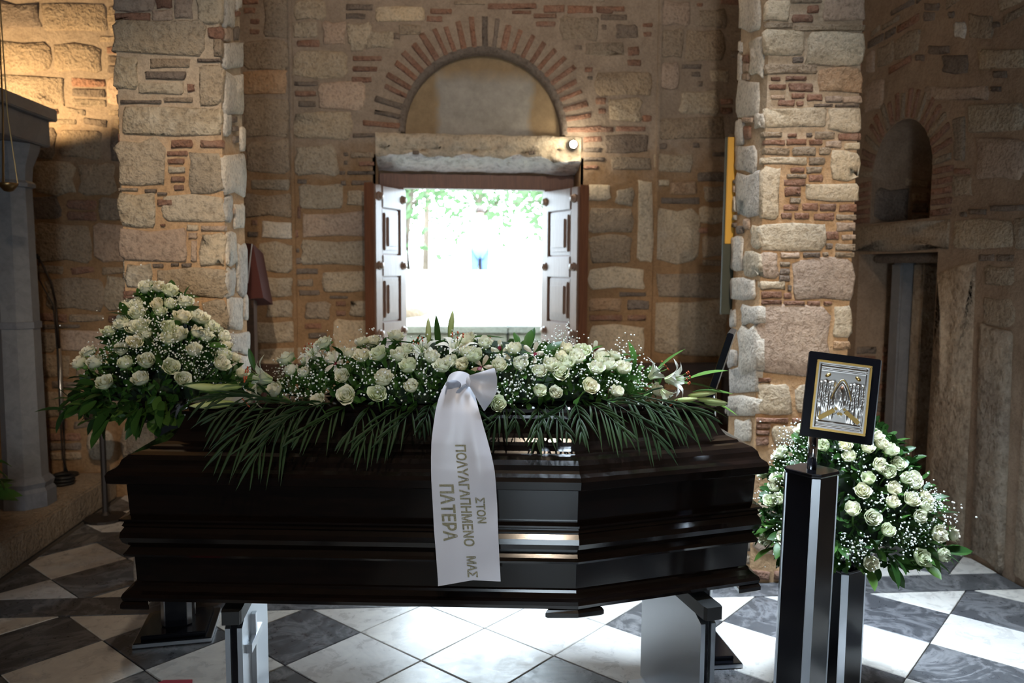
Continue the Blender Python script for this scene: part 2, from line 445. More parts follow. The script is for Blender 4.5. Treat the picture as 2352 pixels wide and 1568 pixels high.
# reveals of the doorway and outer face
for x in (DX0, DX1): mb.box((min(x, x+(-.02 if x == DX0 else .02)), YB, -.1), (max(x, x+(-.02 if x == DX0 else .02)), 6.2, 2.3))
mb.box((XL, 6.2, -.1), (DX0, 6.25, ZC)); mb.box((DX1, 6.2, -.1), (3.6, 6.25, ZC)); mb.box((DX0, 6.2, 2.2), (DX1, 6.25, ZC))
mb.box((DX0, 5.75, 2.2), (DX1, 6.2, 2.24))
wall_back = mb.build('wall_back', M['mortar_back'], kind='structure')
PB = Plane((0, YB, 0), (1, 0, 0), (0, 0, 1), (0, -1, 0), lambda x, y: onY(x, y, YB))
mB = Masonry(wall_back, PB, 11)
# brick ring of the arch
NV = 27
for k in range(NV):
    a = math.pi*(1 - (k+.55)/(NV+.1)) + mB.r.uniform(-.012, .012)
    half = .034*mB.r.uniform(.75, 1.2)
    r0, r1 = ARI+.004, ARO*mB.r.uniform(.93, .99) if k not in (0, NV-1) else ARO*1.04
    q = [(ACX+r0*math.cos(a+half*.9), ACZ+r0*math.sin(a+half*.9)), (ACX+r0*math.cos(a-half*.9), ACZ+r0*math.sin(a-half*.9)),
         (ACX+r1*math.cos(a-half*.72), ACZ+r1*math.sin(a-half*.72)), (ACX+r1*math.cos(a+half*.72), ACZ+r1*math.sin(a+half*.72))]
    stone_piece(wall_back, PB, q, 'B' if k not in (1, 2, 13, 14) else 'D', .008, mB.r, 'arch_brick', .12); mB.n += 1
for i in range(-90, 140):
    for j in range(150, 330):
        u, v = i*mB.cell, j*mB.cell
        if v > ACZ-.06 and math.hypot(u-ACX, v-ACZ) < ARO+.012: mB.occ.add((i, j))
# soffit ring and tympanum (recessed plaster panel)
rings = []
for k in range(NA+1):
    a = math.pi - math.pi*k/NA
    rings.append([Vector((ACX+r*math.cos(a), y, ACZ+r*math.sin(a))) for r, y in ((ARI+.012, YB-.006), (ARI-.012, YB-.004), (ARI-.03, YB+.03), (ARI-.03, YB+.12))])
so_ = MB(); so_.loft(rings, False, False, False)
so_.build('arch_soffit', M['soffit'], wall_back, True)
tm, nt, b = newmat('stained_tympanum_plaster'); P = pos(nt)
sx = nt.nodes.new('ShaderNodeSeparateXYZ'); nt.links.new(P, sx.inputs[0])
wob = noise(nt, P, 7, 5, .6)
xx = addv(nt, addv(nt, addv(nt, sx.outputs['X'], -.27), 0, 'ADD'), 0)
ab = addv(nt, nt.nodes.new('ShaderNodeMath').outputs[0], 0); m_ = ab.node.inputs[0].links[0].from_node; m_.operation = 'ABSOLUTE'; nt.links.new(xx, m_.inputs[0])
edge = addv(nt, m_.outputs[0], addv(nt, wob, .16, 'MULTIPLY'))
mr = N(nt, 'ShaderNodeMapRange'); mr.inputs['From Min'].default_value = .37; mr.inputs['From Max'].default_value = .42; nt.links.new(edge, mr.inputs['Value'])
zt = addv(nt, sx.outputs['Z'], addv(nt, wob, .15, 'MULTIPLY'))
mr2 = N(nt, 'ShaderNodeMapRange'); mr2.inputs['From Min'].default_value = 2.86; mr2.inputs['From Max'].default_value = 2.97; nt.links.new(zt, mr2.inputs['Value'])
fac = addv(nt, mr.outputs[0], mr2.outputs[0], 'MAXIMUM')
c = mixc(nt, (.36, .335, .30), (.30, .215, .125), fac)
c = mixc(nt, c, ramp(nt, [(.35, (.75, .72, .68)), (.65, (1.15, 1.13, 1.1))], noise(nt, P, 14, 7, .65)), .7, 'MULTIPLY')
nt.links.new(c, b.inputs['Base Color']); b.inputs['Roughness'].default_value = .9; bump(nt, b, noise(nt, P, 40, 6, .7), .35, .012)
ty = MB(); ring = [Vector((ACX+(ARI+.02)*math.cos(math.pi-math.pi*k/NA), YB+.085, ACZ+(ARI+.02)*math.sin(math.pi-math.pi*k/NA))) for k in range(NA+1)]
ring = [Vector((ACX-ARI-.02, YB+.085, 2.38))] + ring + [Vector((ACX+ARI+.02, YB+.085, 2.38))]
ty.add(ring, [tuple(range(len(ring)))])
ty.build('tympanum', tm, wall_back)
# lintel: rough marble beam, its broken lower edge turned down and inwards
lr = random.Random(5); NX = 60
prof = [(YB+.09, 2.445), (YB-.012, 2.44), (YB-.016, 2.40), (YB-.014, 2.355), (YB+.0, 2.342), (YB+.0, 2.325), (YB-.004, 2.300), (YB+.03, 2.285), (YB+.11, 2.262), (YB+.25, 2.222)]
V = []; Fc = []; 
def lj(i, k):
    t = i/NX
    return .010*math.sin(t*23+k*1.7)+.008*math.sin(t*51+k*2.9)+lr.uniform(-.005, .005)
for i in range(NX+1):
    x = DX0-.0 + (DX1-DX0)*i/NX
    for k, (yy, zz) in enumerate(prof):
        jz = lj(i, k) if 2 < k < 9 else lj(i, k)*.25
        if k >= 5 and x > .70: jz -= .028*min(1, (x-.70)/.08) * (1 if k < 8 else .4)
        V.append((x, yy + (lj(i, k+9) if 2 < k < 9 else 0), zz + jz))
n = len(prof)
for i in range(NX):
    for k in range(n-1): Fc.append((i*n+k, (i+1)*n+k, (i+1)*n+k+1, i*n+k+1))
lm = mesh('lintel', V, Fc, M['lintel'], True); lm.materials.append(M['lintel_lit_edge'])
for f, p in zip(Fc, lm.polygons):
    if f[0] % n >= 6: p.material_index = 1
obj('lintel', lm, wall_back)
for px in (955, 1222):      # dark blocks painting in the shade of two old dowel holes
    p = onY(px, 350, YB-.02); hb = MB(); hb.box((p.x-.022, YB-.022, p.z-.012), (p.x+.022, YB+.0, p.z+.012), .003); hb.build('dowel_hole_shade', M['D'], wall_back)
mB.mark([(DX0, 2.2), (DX1, 2.45)], .01)
mB.mark([(DX0-.0, 0), (DX1, 2.3)], .0)

K1 = 350/1568
mB.px(540, 0, K1, [(80,-20,240,45,'B'),(90,80,210,140,'B'),(160,195,250,250,'B'),(150,300,250,350,'B'),(290,-40,560,390,'T'),(80,410,550,700,'T'),(80,720,540,990,'O'),(85,1010,570,1390,'T'),
 (600,10,920,200,'G'),(1140,45,1420,105,'D'),(1140,140,1340,195,'D'),(600,220,850,380,'G'),(900,230,1140,460,'P'),(1150,240,1400,480,'G'),(640,415,870,480,'B'),(600,540,1150,800,'G'),(1210,580,1510,625,'B'),(1210,685,1460,735,'B'),(1200,790,1400,850,'B'),(610,840,850,885,'D'),(620,935,830,990,'B'),(650,1040,830,1100,'D'),(860,860,1330,1130,'P'),(610,1160,1200,1430,'G'),(1210,1370,1440,1410,'D')])
mB.px(540, 340, K1, [(100,-80,580,260,'T'),(165,325,560,425,'G'),(90,475,600,700,'T'),(170,740,230,790,'B'),(130,860,240,910,'D'),(275,755,590,930,'W'),(220,980,610,1270,'G'),(270,1330,590,1530,'G'),
 (625,-20,1060,285,'G'),(1120,45,1165,80,'D'),(1190,40,1430,100,'T'),(1120,130,1160,170,'D'),(1270,140,1430,185,'B'),(1075,235,1130,275,'D'),(1155,235,1430,270,'D'),(640,320,740,365,'D'),(1090,335,1140,380,'D'),(1200,335,1400,380,'D'),(660,365,1110,625,'G'),(1150,440,1390,590,'G'),(640,600,680,720,'B'),(690,660,1390,900,'P'),(610,840,650,920,'B'),(690,960,1390,1195,'G'),(630,1030,660,1075,'D'),(610,1130,680,1190,'D'),(620,1240,855,1295,'D'),(640,1345,800,1420,'T'),(660,1460,870,1515,'D'),(910,1270,1390,1480,'G'),(975,1520,1160,1545,'D')], clip=(-3, DX0-.004))
mB.px(540, 600, K1, [(330,410,590,580,'G'),(140,415,230,490,'D'),(140,550,230,610,'D'),(150,630,620,830,'G'),(250,890,700,1090,'G'),(720,420,980,590,'T'),(1040,410,1140,460,'B'),(1040,510,1140,560,'B'),(720,640,890,690,'B'),(755,735,945,790,'D'),(1010,600,1390,930,'L'),(710,830,1000,1000,'T'),(1180,400,1390,560,'G')], clip=(-3, DX0-.004))
K2 = 400/1568
mB.px(1320, 0, K2, [(220,60,450,105,'B'),(235,135,470,180,'D'),(240,225,285,265,'D'),(370,220,560,340,'D'),(610,210,700,245,'B'),(620,290,690,330,'B'),(475,425,580,500,'B'),(475,540,600,595,'B'),(100,390,440,500,'T'),(90,605,160,650,'B'),(115,685,160,720,'D'),(190,640,700,860,'T'),(190,880,280,935,'B'),(215,975,280,1025,'B'),(310,890,600,1090,'G'),(80,1140,350,1190,'B'),(370,1140,640,1180,'B'),(610,1040,690,1095,'B'),(80,1230,240,1280,'B'),(80,1330,240,1370,'D'),(270,1210,660,1370,'D'),(80,1415,270,1450,'D'),(80,1490,210,1520,'B'),(330,1420,690,1520,'T'),
 (780,20,1050,230,'P'),(1100,30,1150,60,'B'),(1120,90,1370,250,'T'),(790,260,980,520,'T'),(1000,280,1350,560,'T'),(960,580,1140,620,'D'),(780,560,940,800,'P'),(1050,650,1130,690,'D'),(1100,730,1150,780,'D'),(950,820,1290,1030,'G'),(1310,890,1420,940,'B'),(1310,970,1420,1025,'B'),(760,1060,1350,1250,'T'),(1060,1285,1120,1330,'D'),(1240,1370,1350,1410,'D'),(720,1390,1060,1540,'G'),(760,1290,830,1340,'D')])
mB.px(1320, 380, K2, [(130,165,320,320,'L'),(370,205,530,360,'G'),(560,140,705,860,'L'),(715,400,1110,870,'G'),(780,290,1120,345,'D'),(750,130,850,180,'L'),(860,140,1100,260,'O'),(1160,190,1350,320,'T'),(1130,370,1350,520,'G'),(1110,560,1200,610,'B'),(1150,630,1350,820,'T'),(1150,850,1350,900,'T'),(130,380,520,600,'T'),(130,630,500,870,'T'),(130,920,620,1110,'L'),(400,1140,640,1175,'D'),(470,1215,670,1300,'D'),(130,1200,420,1310,'O'),(130,1345,430,1395,'B'),(475,1345,640,1395,'B'),(740,960,1350,1180,'T'),(720,1215,1370,1700,'G'),(130,1440,630,1700,'L'),(1110,60,1350,140,'D')], clip=(DX1+.004, 5))
K3 = 650/2352
mB.px(800, 0, K3, [(230,60,640,180,'L'),(680,75,860,115,'B'),(650,135,780,180,'B'),(1160,30,1560,75,'B'),(1620,45,1800,105,'B'),(1820,45,2030,110,'B'),(1360,90,1520,118,'B'),(1540,115,1730,150,'B'),(1560,180,1720,220,'B'),(150,260,370,400,'G'),(380,275,430,325,'D'),(10,190,140,420,'G'),(420,210,600,290,'T'),(880,10,1140,40,'T'),(2060,50,2200,110,'B'),(1760,140,2080,330,'T'),(1880,375,1940,410,'D')])
def in_arch(u, v): return math.hypot(u-ACX, v-ACZ) < ARO+.03 and v > ACZ-.1
lim = PB.uv(560, 500)[0]
mB.fill(-2.85, .25, -1.72, 3.5, kinds='TTGDPT', maxn=90)        # dark aisle left of the pillar
mB.gaps(-1.3, 2.4, DX0-.02, 3.5, 260, 'TTBG', 30, in_arch)
mB.gaps(DX1+.02, 2.4, 2.1, 3.5, 260, 'TTBG', 30, in_arch)
mB.fill(1.75, 1.2, XR-.02, 3.45, kinds='TTGDPT', maxn=30)
mB.fill(-1.7, .05, DX0-.02, 1.15, kinds='GTGP', maxn=30); mB.fill(DX1+.02, .05, XR-.02, 1.15, kinds='GTGP', maxn=36)
# shallow pilaster edges of the far wall
for x in (-1.006, 1.455):
    tr = MB(); tr.box((x-.012, YB-.022, .0), (x+.012, YB+.01, ZC), .006); tr.build('pilaster_arris', M['mortar_back'], wall_back)

# ---- right-hand wall with an arched niche above a doorway
PX = Plane((XR, 0, 0), (0, 1, 0), (0, 0, 1), (-1, 0, 0), lambda x, y: onX(x, y, XR))
NY0, NY1, NZ0, NZT = 4.50, 5.16, 1.86, 2.16            # niche: jambs and springing
NCY = (NY0+NY1)/2; NRI = (NY1-NY0)/2; NRO = NRI+.20
DY0, DY1, DZ1 = 4.40, 5.28, 1.66
mb = MB()
def xquad(y0, z0, y1, z1): mb.add([(XR, y0, z0), (XR, y1, z0), (XR, y1, z1), (XR, y0, z1)], [(0, 1, 2, 3)])
xquad(YR, -.1, DY0, ZC); xquad(DY1, -.1, YB, ZC); xquad(DY0, DZ1, DY1, NZ0)
xquad(DY0, NZ0, NY0, ZC); xquad(NY1, NZ0, DY1, ZC)
for k in range(16):
    a0, a1 = math.pi*k/16, math.pi*(k+1)/16
    y0, z0, y1, z1 = NCY+NRI*math.cos(a0), NZT+NRI*math.sin(a0), NCY+NRI*math.cos(a1), NZT+NRI*math.sin(a1)
    mb.add([(XR, y0, z0), (XR, y1, z1), (XR, y1, ZC), (XR, y0, ZC)], [(0, 1, 2, 3)])
    mb.add([(XR, y0, z0), (XR, y1, z1), (XR+.42, y1, z1), (XR+.42, y0, z0)], [(0, 1, 2, 3)])
for y in (NY0, NY1): mb.add([(XR, y, NZ0), (XR+.42, y, NZ0), (XR+.42, y, NZT), (XR, y, NZT)], [(0, 1, 2, 3)])
mb.add([(XR, NY0, NZ0), (XR+.42, NY0, NZ0), (XR+.42, NY1, NZ0), (XR, NY1, NZ0)], [(0, 1, 2, 3)])
mb.add([(XR+.42, NY0-.1, NZ0-.1), (XR+.42, NY1+.1, NZ0-.1), (XR+.42, NY1+.1, NZT+.5), (XR+.42, NY0-.1, NZT+.5)], [(0, 1, 2, 3)])
for y in (DY0, DY1): mb.add([(XR, y, -.1), (XR+.6, y, -.1), (XR+.6, y, DZ1), (XR, y, DZ1)], [(0, 1, 2, 3)])
mb.add([(XR, DY0, DZ1), (XR+.6, DY0, DZ1), (XR+.6, DY1, DZ1), (XR, DY1, DZ1)], [(0, 1, 2, 3)])
mb.box((XR+.62, YR, -.1), (XR+.7, YB+.1, ZC))
wall_right = mb.build('wall_right', M['mortar_side'], kind='structure')
mR = Masonry(wall_right, PX, 23)
NV2 = 19
for k in range(NV2):
    a = math.pi*(k+.5)/NV2 + mR.r.uniform(-.015, .015); hf = .05*mR.r.uniform(.8, 1.15)
    r0, r1 = NRI+.005, NRO*mR.r.uniform(.93, 1.0)
    stone_piece(wall_right, PX, [(NCY+r0*math.cos(a+hf), NZT+r0*math.sin(a+hf)), (NCY+r0*math.cos(a-hf), NZT+r0*math.sin(a-hf)), (NCY+r1*math.cos(a-hf*.7), NZT+r1*math.sin(a-hf*.7)), (NCY+r1*math.cos(a+hf*.7), NZT+r1*math.sin(a+hf*.7))], 'B' if k % 3 else 'T', .01, mR.r, 'arch_brick', .12)
for y0, y1 in ((NY1+.01, NY1+.2), (NY0-.2, NY0-.01)):
    for k in range(5):
        z = NZ0+.01+k*.06; stone_piece(wall_right, PX, [(y0, z), (y1, z), (y1, z+.036), (y0, z+.036)], 'B', .01, mR.r, 'brick', .12)
for i in range(int((NCY-NRO-.05)/mR.cell), int((NCY+NRO+.05)/mR.cell)):
    for j in range(int((NZ0-.02)/mR.cell), int((NZT+NRO+.05)/mR.cell)):
        u, v = i*mR.cell, j*mR.cell
        if v < NZT or math.hypot(u-NCY, v-NZT) < NRO+.01: mR.occ.add((i, j))
mR.mark([(DY0, -.1), (DY1, DZ1)], .0)
# marble lintel course, standing orthostats, door frame
mR.quad([(4.30, 1.68), (5.36, 1.68), (5.36, 1.845), (4.30, 1.845)], 'T', .012, .06, 'lintel_block')
orth = [((4.02, 0.02), (4.385, 0.02), (4.385, 1.54), (4.06, 1.60)), ((3.72, .02), (3.94, .02), (3.96, 1.28), (3.76, 1.24)), ((3.30, .02), (3.62, .02), (3.64, 1.45), (3.32, 1.5))]
for q in orth:
    mR.quad(q, 'G', .018, .05, 'upright_slab').data.materials[0] = M['marble_jamb']
mR.px(1940, 0, 412/1568, [(700,30,830,90,'D'),(690,110,790,180,'D'),(910,100,960,160,'D'),(960,190,1060,330,'W'),(1300,190,1360,240,'D'),(620,480,700,530,'D'),(740,400,920,470,'D'),(860,480,1080,640,'D'),(1300,620,1420,680,'D'),(1290,760,1370,800,'D'),(700,760,1260,880,'P'),(1080,900,1568,1150,'G'),(1160,1190,1568,1568,'P'),(960,1470,1100,1520,'B'),(1180,430,1560,600,'G'),(1080,120,1290,330,'T'),(960,1030,1060,1400,'T')])
mR.px(1940, 400, 412/1568, [(1010,330,1070,370,'D'),(1090,305,1240,350,'D'),(1280,270,1568,320,'D'),(960,400,1470,640,'G'),(1490,380,1568,650,'T'),(1180,700,1310,760,'D'),(1330,700,1480,760,'D'),(1230,800,1480,960,'T'),(1210,1080,1480,1320,'T'),(1210,1350,1340,1440,'D'),(950,0,1110,190,'T')])
mR.fill(2.1, .05, 5.3, 3.5, kinds='TTGPGT', maxn=165)
def framepost(name, a, b, mat): t = MB(); t.box(a, b, .012); return t.build(name, mat, wall_right)
framepost('door_post', (XR+.13, 4.98, .0), (XR+.27, 5.10, 1.60), M['marble_grey'])
framepost('door_post', (XR+.20, 4.86, .0), (XR+.34, 4.965, 1.60), M['marble_jamb'])
framepost('door_lintel', (XR+.08, 4.46, 1.60), (XR+.4, 5.24, 1.655), M['D'])
PJ = Plane((0, DY0, 0), (1, 0, 0), (0, 0, 1), (0, 1, 0), None)
# far reveals of the doorway and the niche face the viewer
PF = Plane((0, DY1, 0), (1, 0, 0), (0, 0, 1), (0, -1, 0), None); mF = Masonry(wall_right, PF, 31); mF.fill(XR+.01, .05, XR+.56, 1.6, kinds='PGTW', maxn=24)
PN = Plane((0, NY1, 0), (1, 0, 0), (0, 0, 1), (0, -1, 0), None); mN = Masonry(wall_right, PN, 33); mN.fill(XR+.01, NZ0+.01, XR+.4, NZT+.02, kinds='DTD', maxn=14)
# ---- the rest of the shell: sanctuary wall, wall behind the viewer with its doorway, ceiling with a closed drum for the added light
mb = MB(); mb.box((XL-.2, YR, -.1), (XL, 6.2, ZC)); mb.build('wall_left', M['mortar_side'], kind='structure')
mb = MB()
mb.box((XL, YR-.3, -.1), (-.6, YR, ZC)); mb.box((.2, YR-.3, -.1), (3.6, YR, ZC)); mb.box((-.6, YR-.3, 2.2), (.2, YR, ZC))
mb.build('wall_rear', M['mortar_side'], kind='structure')
HX0, HX1, HY0, HY1 = .35, 1.75, 1.75, 3.15
mb = MB()
for a, b in (((XL, YR), (HX0, 6.2)), ((HX1, YR), (3.6, 6.2)), ((HX0, YR), (HX1, HY0)), ((HX0, HY1), (HX1, 6.2))):
    mb.box((a[0], a[1], ZC), (b[0], b[1], ZC+.15))
for a, b in (((HX0-.1, HY0-.1), (HX0, HY1+.1)), ((HX1, HY0-.1), (HX1+.1, HY1+.1)), ((HX0, HY0-.1), (HX1, HY0)), ((HX0, HY1), (HX1, HY1+.1))):
    mb.box((a[0], a[1], ZC+.15), (b[0], b[1], 5.3))
mb.box((HX0-.1, HY0-.1, 5.3), (HX1+.1, HY1+.1, 5.4))
mb.build('ceiling', M['mortar_side'], kind='structure')

# ================================================================== the two masonry pillars
PY0, PY1 = 3.69, 4.06
def pillar(label, x0, x1, front_sets, side_sets, side, seed):
    t = empty('stone_pillar', ((x0+x1)/2, (PY0+PY1)/2, 0), label, 'pillar')
    off = t.location.copy()
    core = MB(); core.box((x0+.004-off.x, PY0+.004-off.y, -.01), (x1-.004-off.x, PY1-.004-off.y, ZC-.01)); core.build('mortar_core', M['mortar_pillar'], t)
    loc = Plane((0, PY0, 0), (1, 0, 0), (0, 0, 1), (0, -1, 0), lambda x, y: onY(x, y, PY0))
    mf = Masonry(t, loc, seed)
    for st in front_sets:
        mf.px(*st, proud=.008, clip=(x0-.012, x1+.012))
    mf.fill(x0+.005, .02, x1-.005, 3.0, kinds='GLPL', bricks='BBTP', maxn=60)
    mf.gaps(x0+.01, .05, x1-.01, 2.8, 300, 'BDBT', 22)
    xs = x1 if side > 0 else x0
    ps = Plane((xs, 0, 0), (0, 1, 0), (0, 0, 1), (side, 0, 0), lambda x, y: onX(x, y, xs))
    ms = Masonry(t, ps, seed+1)
    for st in side_sets:
        ms.px(*st, proud=.009, clip=(PY0-.010, PY1+.008))
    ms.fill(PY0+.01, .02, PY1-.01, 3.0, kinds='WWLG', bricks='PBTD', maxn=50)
    ms.gaps(PY0+.01, .05, PY1-.01, 2.8, 200, 'PDTB', 20)
    xo = x0 if side > 0 else x1                              # outer and rear faces, out of sight from here
    po = Plane((xo, 0, 0), (0, 1, 0), (0, 0, 1), (-side, 0, 0), None); Masonry(t, po, seed+2).fill(PY0+.01, .02, PY1-.01, 3.0, kinds='GLTP', maxn=30)
    pr_ = Plane((0, PY1, 0), (1, 0, 0), (0, 0, 1), (0, 1, 0), None); Masonry(t, pr_, seed+3).fill(x0+.01, .02, x1-.01, 3.0, kinds='GLTP', maxn=30)
    for ch in t.children:
        if ch.name.split('.')[0] != 'mortar_core': ch.location -= off
    return t
LP_F = [(250, 0, K1, [(40,-60,470,120,'P'),(490,-60,650,80,'B'),(670,-40,860,190,'P'),(900,-60,1165,230,'L'),(60,135,430,210,'B'),(445,100,660,210,'P'),
 (45,225,1000,555,'G'),(1020,275,1165,390,'B'),(1080,400,1165,580,'T'),(55,590,295,910,'R'),(425,600,830,700,'T'),(375,730,790,815,'D'),(310,845,770,965,'L'),(810,865,880,940,'B'),(120,1030,540,1065,'D'),(565,1000,860,1050,'T'),(910,605,1150,638,'D'),(930,680,1175,1080,'G'),(150,1100,1175,1380,'R'),(640,1440,860,1520,'B'),(940,1445,1175,1520,'B')]),
 (250, 340, K1, [(85,-90,570,385,'G'),(600,30,810,80,'B'),(610,110,780,160,'B'),(610,190,780,255,'L'),(640,290,780,350,'B'),(670,380,770,435,'B'),(825,60,1185,450,'G'),(100,412,300,440,'T'),(370,420,490,460,'D'),(500,455,600,482,'D'),(95,480,490,800,'R'),(500,530,660,595,'B'),(560,490,1195,745,'L'),(530,780,580,805,'B'),(110,835,815,1160,'P'),(800,785,920,850,'L'),(950,800,1200,850,'P'),(820,870,910,930,'P'),(850,950,910,1165,'P'),(945,870,1205,1215,'L'),(185,1190,440,1420,'R'),(450,1190,560,1225,'D'),(640,1185,720,1210,'D'),(750,1185,850,1220,'D'),(520,1240,1210,1530,'G'),(150,1470,320,1550,'B')]),
 (0, 560, 600/1568, [(740,345,860,480,'G'),(1220,340,1365,520,'G'),(870,340,1200,510,'G'),(740,500,1000,660,'P'),(1020,540,1365,700,'L'),(740,680,900,840,'L'),(770,1010,930,1260,'O')])]
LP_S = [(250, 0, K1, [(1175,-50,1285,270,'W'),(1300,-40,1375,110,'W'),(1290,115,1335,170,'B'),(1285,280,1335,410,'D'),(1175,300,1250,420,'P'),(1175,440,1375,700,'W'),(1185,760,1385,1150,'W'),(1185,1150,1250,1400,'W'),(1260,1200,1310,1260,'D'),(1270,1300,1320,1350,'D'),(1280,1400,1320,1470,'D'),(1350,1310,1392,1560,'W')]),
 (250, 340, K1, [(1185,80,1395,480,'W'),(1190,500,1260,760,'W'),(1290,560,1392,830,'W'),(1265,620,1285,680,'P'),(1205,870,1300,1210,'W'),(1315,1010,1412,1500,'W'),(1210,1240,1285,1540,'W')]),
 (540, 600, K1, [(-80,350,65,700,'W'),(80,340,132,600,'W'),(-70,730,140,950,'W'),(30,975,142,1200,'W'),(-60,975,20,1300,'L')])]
pillar('left of the two square pillars of rough pale stone and brick', -1.433, -.985, LP_F, LP_S, 1, 41)
RP_F = [(1660, 0, K1, [(430,10,690,215,'L'),(700,-30,1020,30,'T'),(870,60,990,135,'B'),(715,155,930,230,'B'),(1040,-30,1470,200,'P'),(400,235,720,290,'T'),(740,255,1460,320,'T'),(400,310,830,570,'L'),(860,335,1455,680,'L'),(720,585,830,645,'D'),(450,660,970,760,'T'),(990,700,1435,950,'O'),(500,790,590,830,'B'),(650,785,860,830,'B'),(480,870,650,920,'B'),(680,860,930,940,'B'),(500,980,640,1020,'P'),(710,960,840,1010,'B'),(870,970,1020,1035,'B'),(1060,990,1230,1050,'P'),(1240,990,1430,1060,'P'),(570,1030,740,1090,'B'),(760,1040,830,1090,'B'),(940,1070,1130,1095,'D'),(1160,1075,1400,1100,'D'),(440,1110,1070,1300,'L'),(1090,1110,1425,1350,'L'),(410,1360,610,1410,'T'),(670,1375,760,1410,'B'),(860,1365,920,1410,'D'),(950,1350,1150,1430,'T'),(1190,1375,1420,1440,'B'),(430,1440,640,1490,'B'),(660,1430,860,1490,'B'),(890,1435,1020,1490,'B'),(1060,1450,1220,1520,'P'),(1250,1470,1410,1540,'L'),(430,1520,690,1590,'T'),(720,1510,960,1600,'T'),(990,1520,1110,1590,'T')]),
 (1660, 340, K1, [(390,200,590,730,'L'),(390,770,1050,1040,'L'),(405,1080,570,1330,'P'),(400,95,865,165,'L'),(890,95,1050,170,'T'),(1120,40,1405,320,'L'),(700,200,840,250,'B'),(860,190,1015,255,'T'),(660,270,860,305,'T'),(890,275,1030,340,'B'),(630,320,850,385,'B'),(640,400,800,495,'B'),(690,510,800,570,'T'),(850,375,1395,540,'L'),(630,580,780,640,'B'),(820,570,980,640,'B'),(1000,575,1165,645,'B'),(1200,580,1375,655,'B'),(605,665,710,725,'B'),(740,665,890,730,'B'),(940,670,1145,740,'B'),(1170,685,1370,735,'T'),(1175,765,1365,850,'P'),(1060,860,1190,940,'B'),(1225,890,1365,940,'P'),(1060,980,1130,1035,'D'),(1160,985,1365,1055,'T'),(600,1075,790,1130,'P'),(830,1070,1000,1120,'D'),(1030,1070,1090,1110,'T'),(1160,1070,1355,1120,'T'),(590,1170,690,1215,'T'),(590,1240,690,1300,'D'),(580,1310,690,1370,'D'),(385,1365,640,1450,'L'),(670,1410,705,1470,'D'),(720,1140,1355,1560,'P'),(400,1475,605,1540,'B'),(630,1490,705,1550,'B')]),
 (1660, 680, K1, [(400,40,605,80,'B'),(630,50,840,90,'B'),(870,50,1000,95,'B'),(1040,55,1120,90,'B'),(370,105,1100,810,'P'),(1140,110,1320,410,'L'),(1140,460,1310,545,'O'),(365,840,490,880,'B'),(355,895,690,1220,'L'),(740,900,1300,1220,'L'),(345,1250,670,1295,'B'),(715,1255,900,1300,'B'),(345,1310,490,1360,'B'),(345,1380,480,1420,'B'),(510,1330,860,1510,'L'),(345,1435,480,1530,'B')])]
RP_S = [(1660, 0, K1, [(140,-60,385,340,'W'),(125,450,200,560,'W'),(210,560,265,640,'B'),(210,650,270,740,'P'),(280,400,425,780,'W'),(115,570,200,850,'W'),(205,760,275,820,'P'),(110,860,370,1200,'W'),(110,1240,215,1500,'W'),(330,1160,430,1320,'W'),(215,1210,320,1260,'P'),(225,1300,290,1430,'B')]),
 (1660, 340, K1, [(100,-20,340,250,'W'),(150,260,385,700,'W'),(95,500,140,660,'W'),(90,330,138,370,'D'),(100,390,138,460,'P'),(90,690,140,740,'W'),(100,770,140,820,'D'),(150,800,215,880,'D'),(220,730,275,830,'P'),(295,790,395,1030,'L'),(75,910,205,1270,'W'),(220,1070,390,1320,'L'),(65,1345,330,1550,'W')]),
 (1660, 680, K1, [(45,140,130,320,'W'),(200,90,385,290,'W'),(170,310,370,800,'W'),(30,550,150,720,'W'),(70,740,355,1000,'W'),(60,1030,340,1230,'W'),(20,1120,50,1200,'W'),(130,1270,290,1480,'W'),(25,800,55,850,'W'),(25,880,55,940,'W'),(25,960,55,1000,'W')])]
pillar('right of the two square pillars, with rows of small red bricks', 1.501, 1.960, RP_F, RP_S, -1, 61)

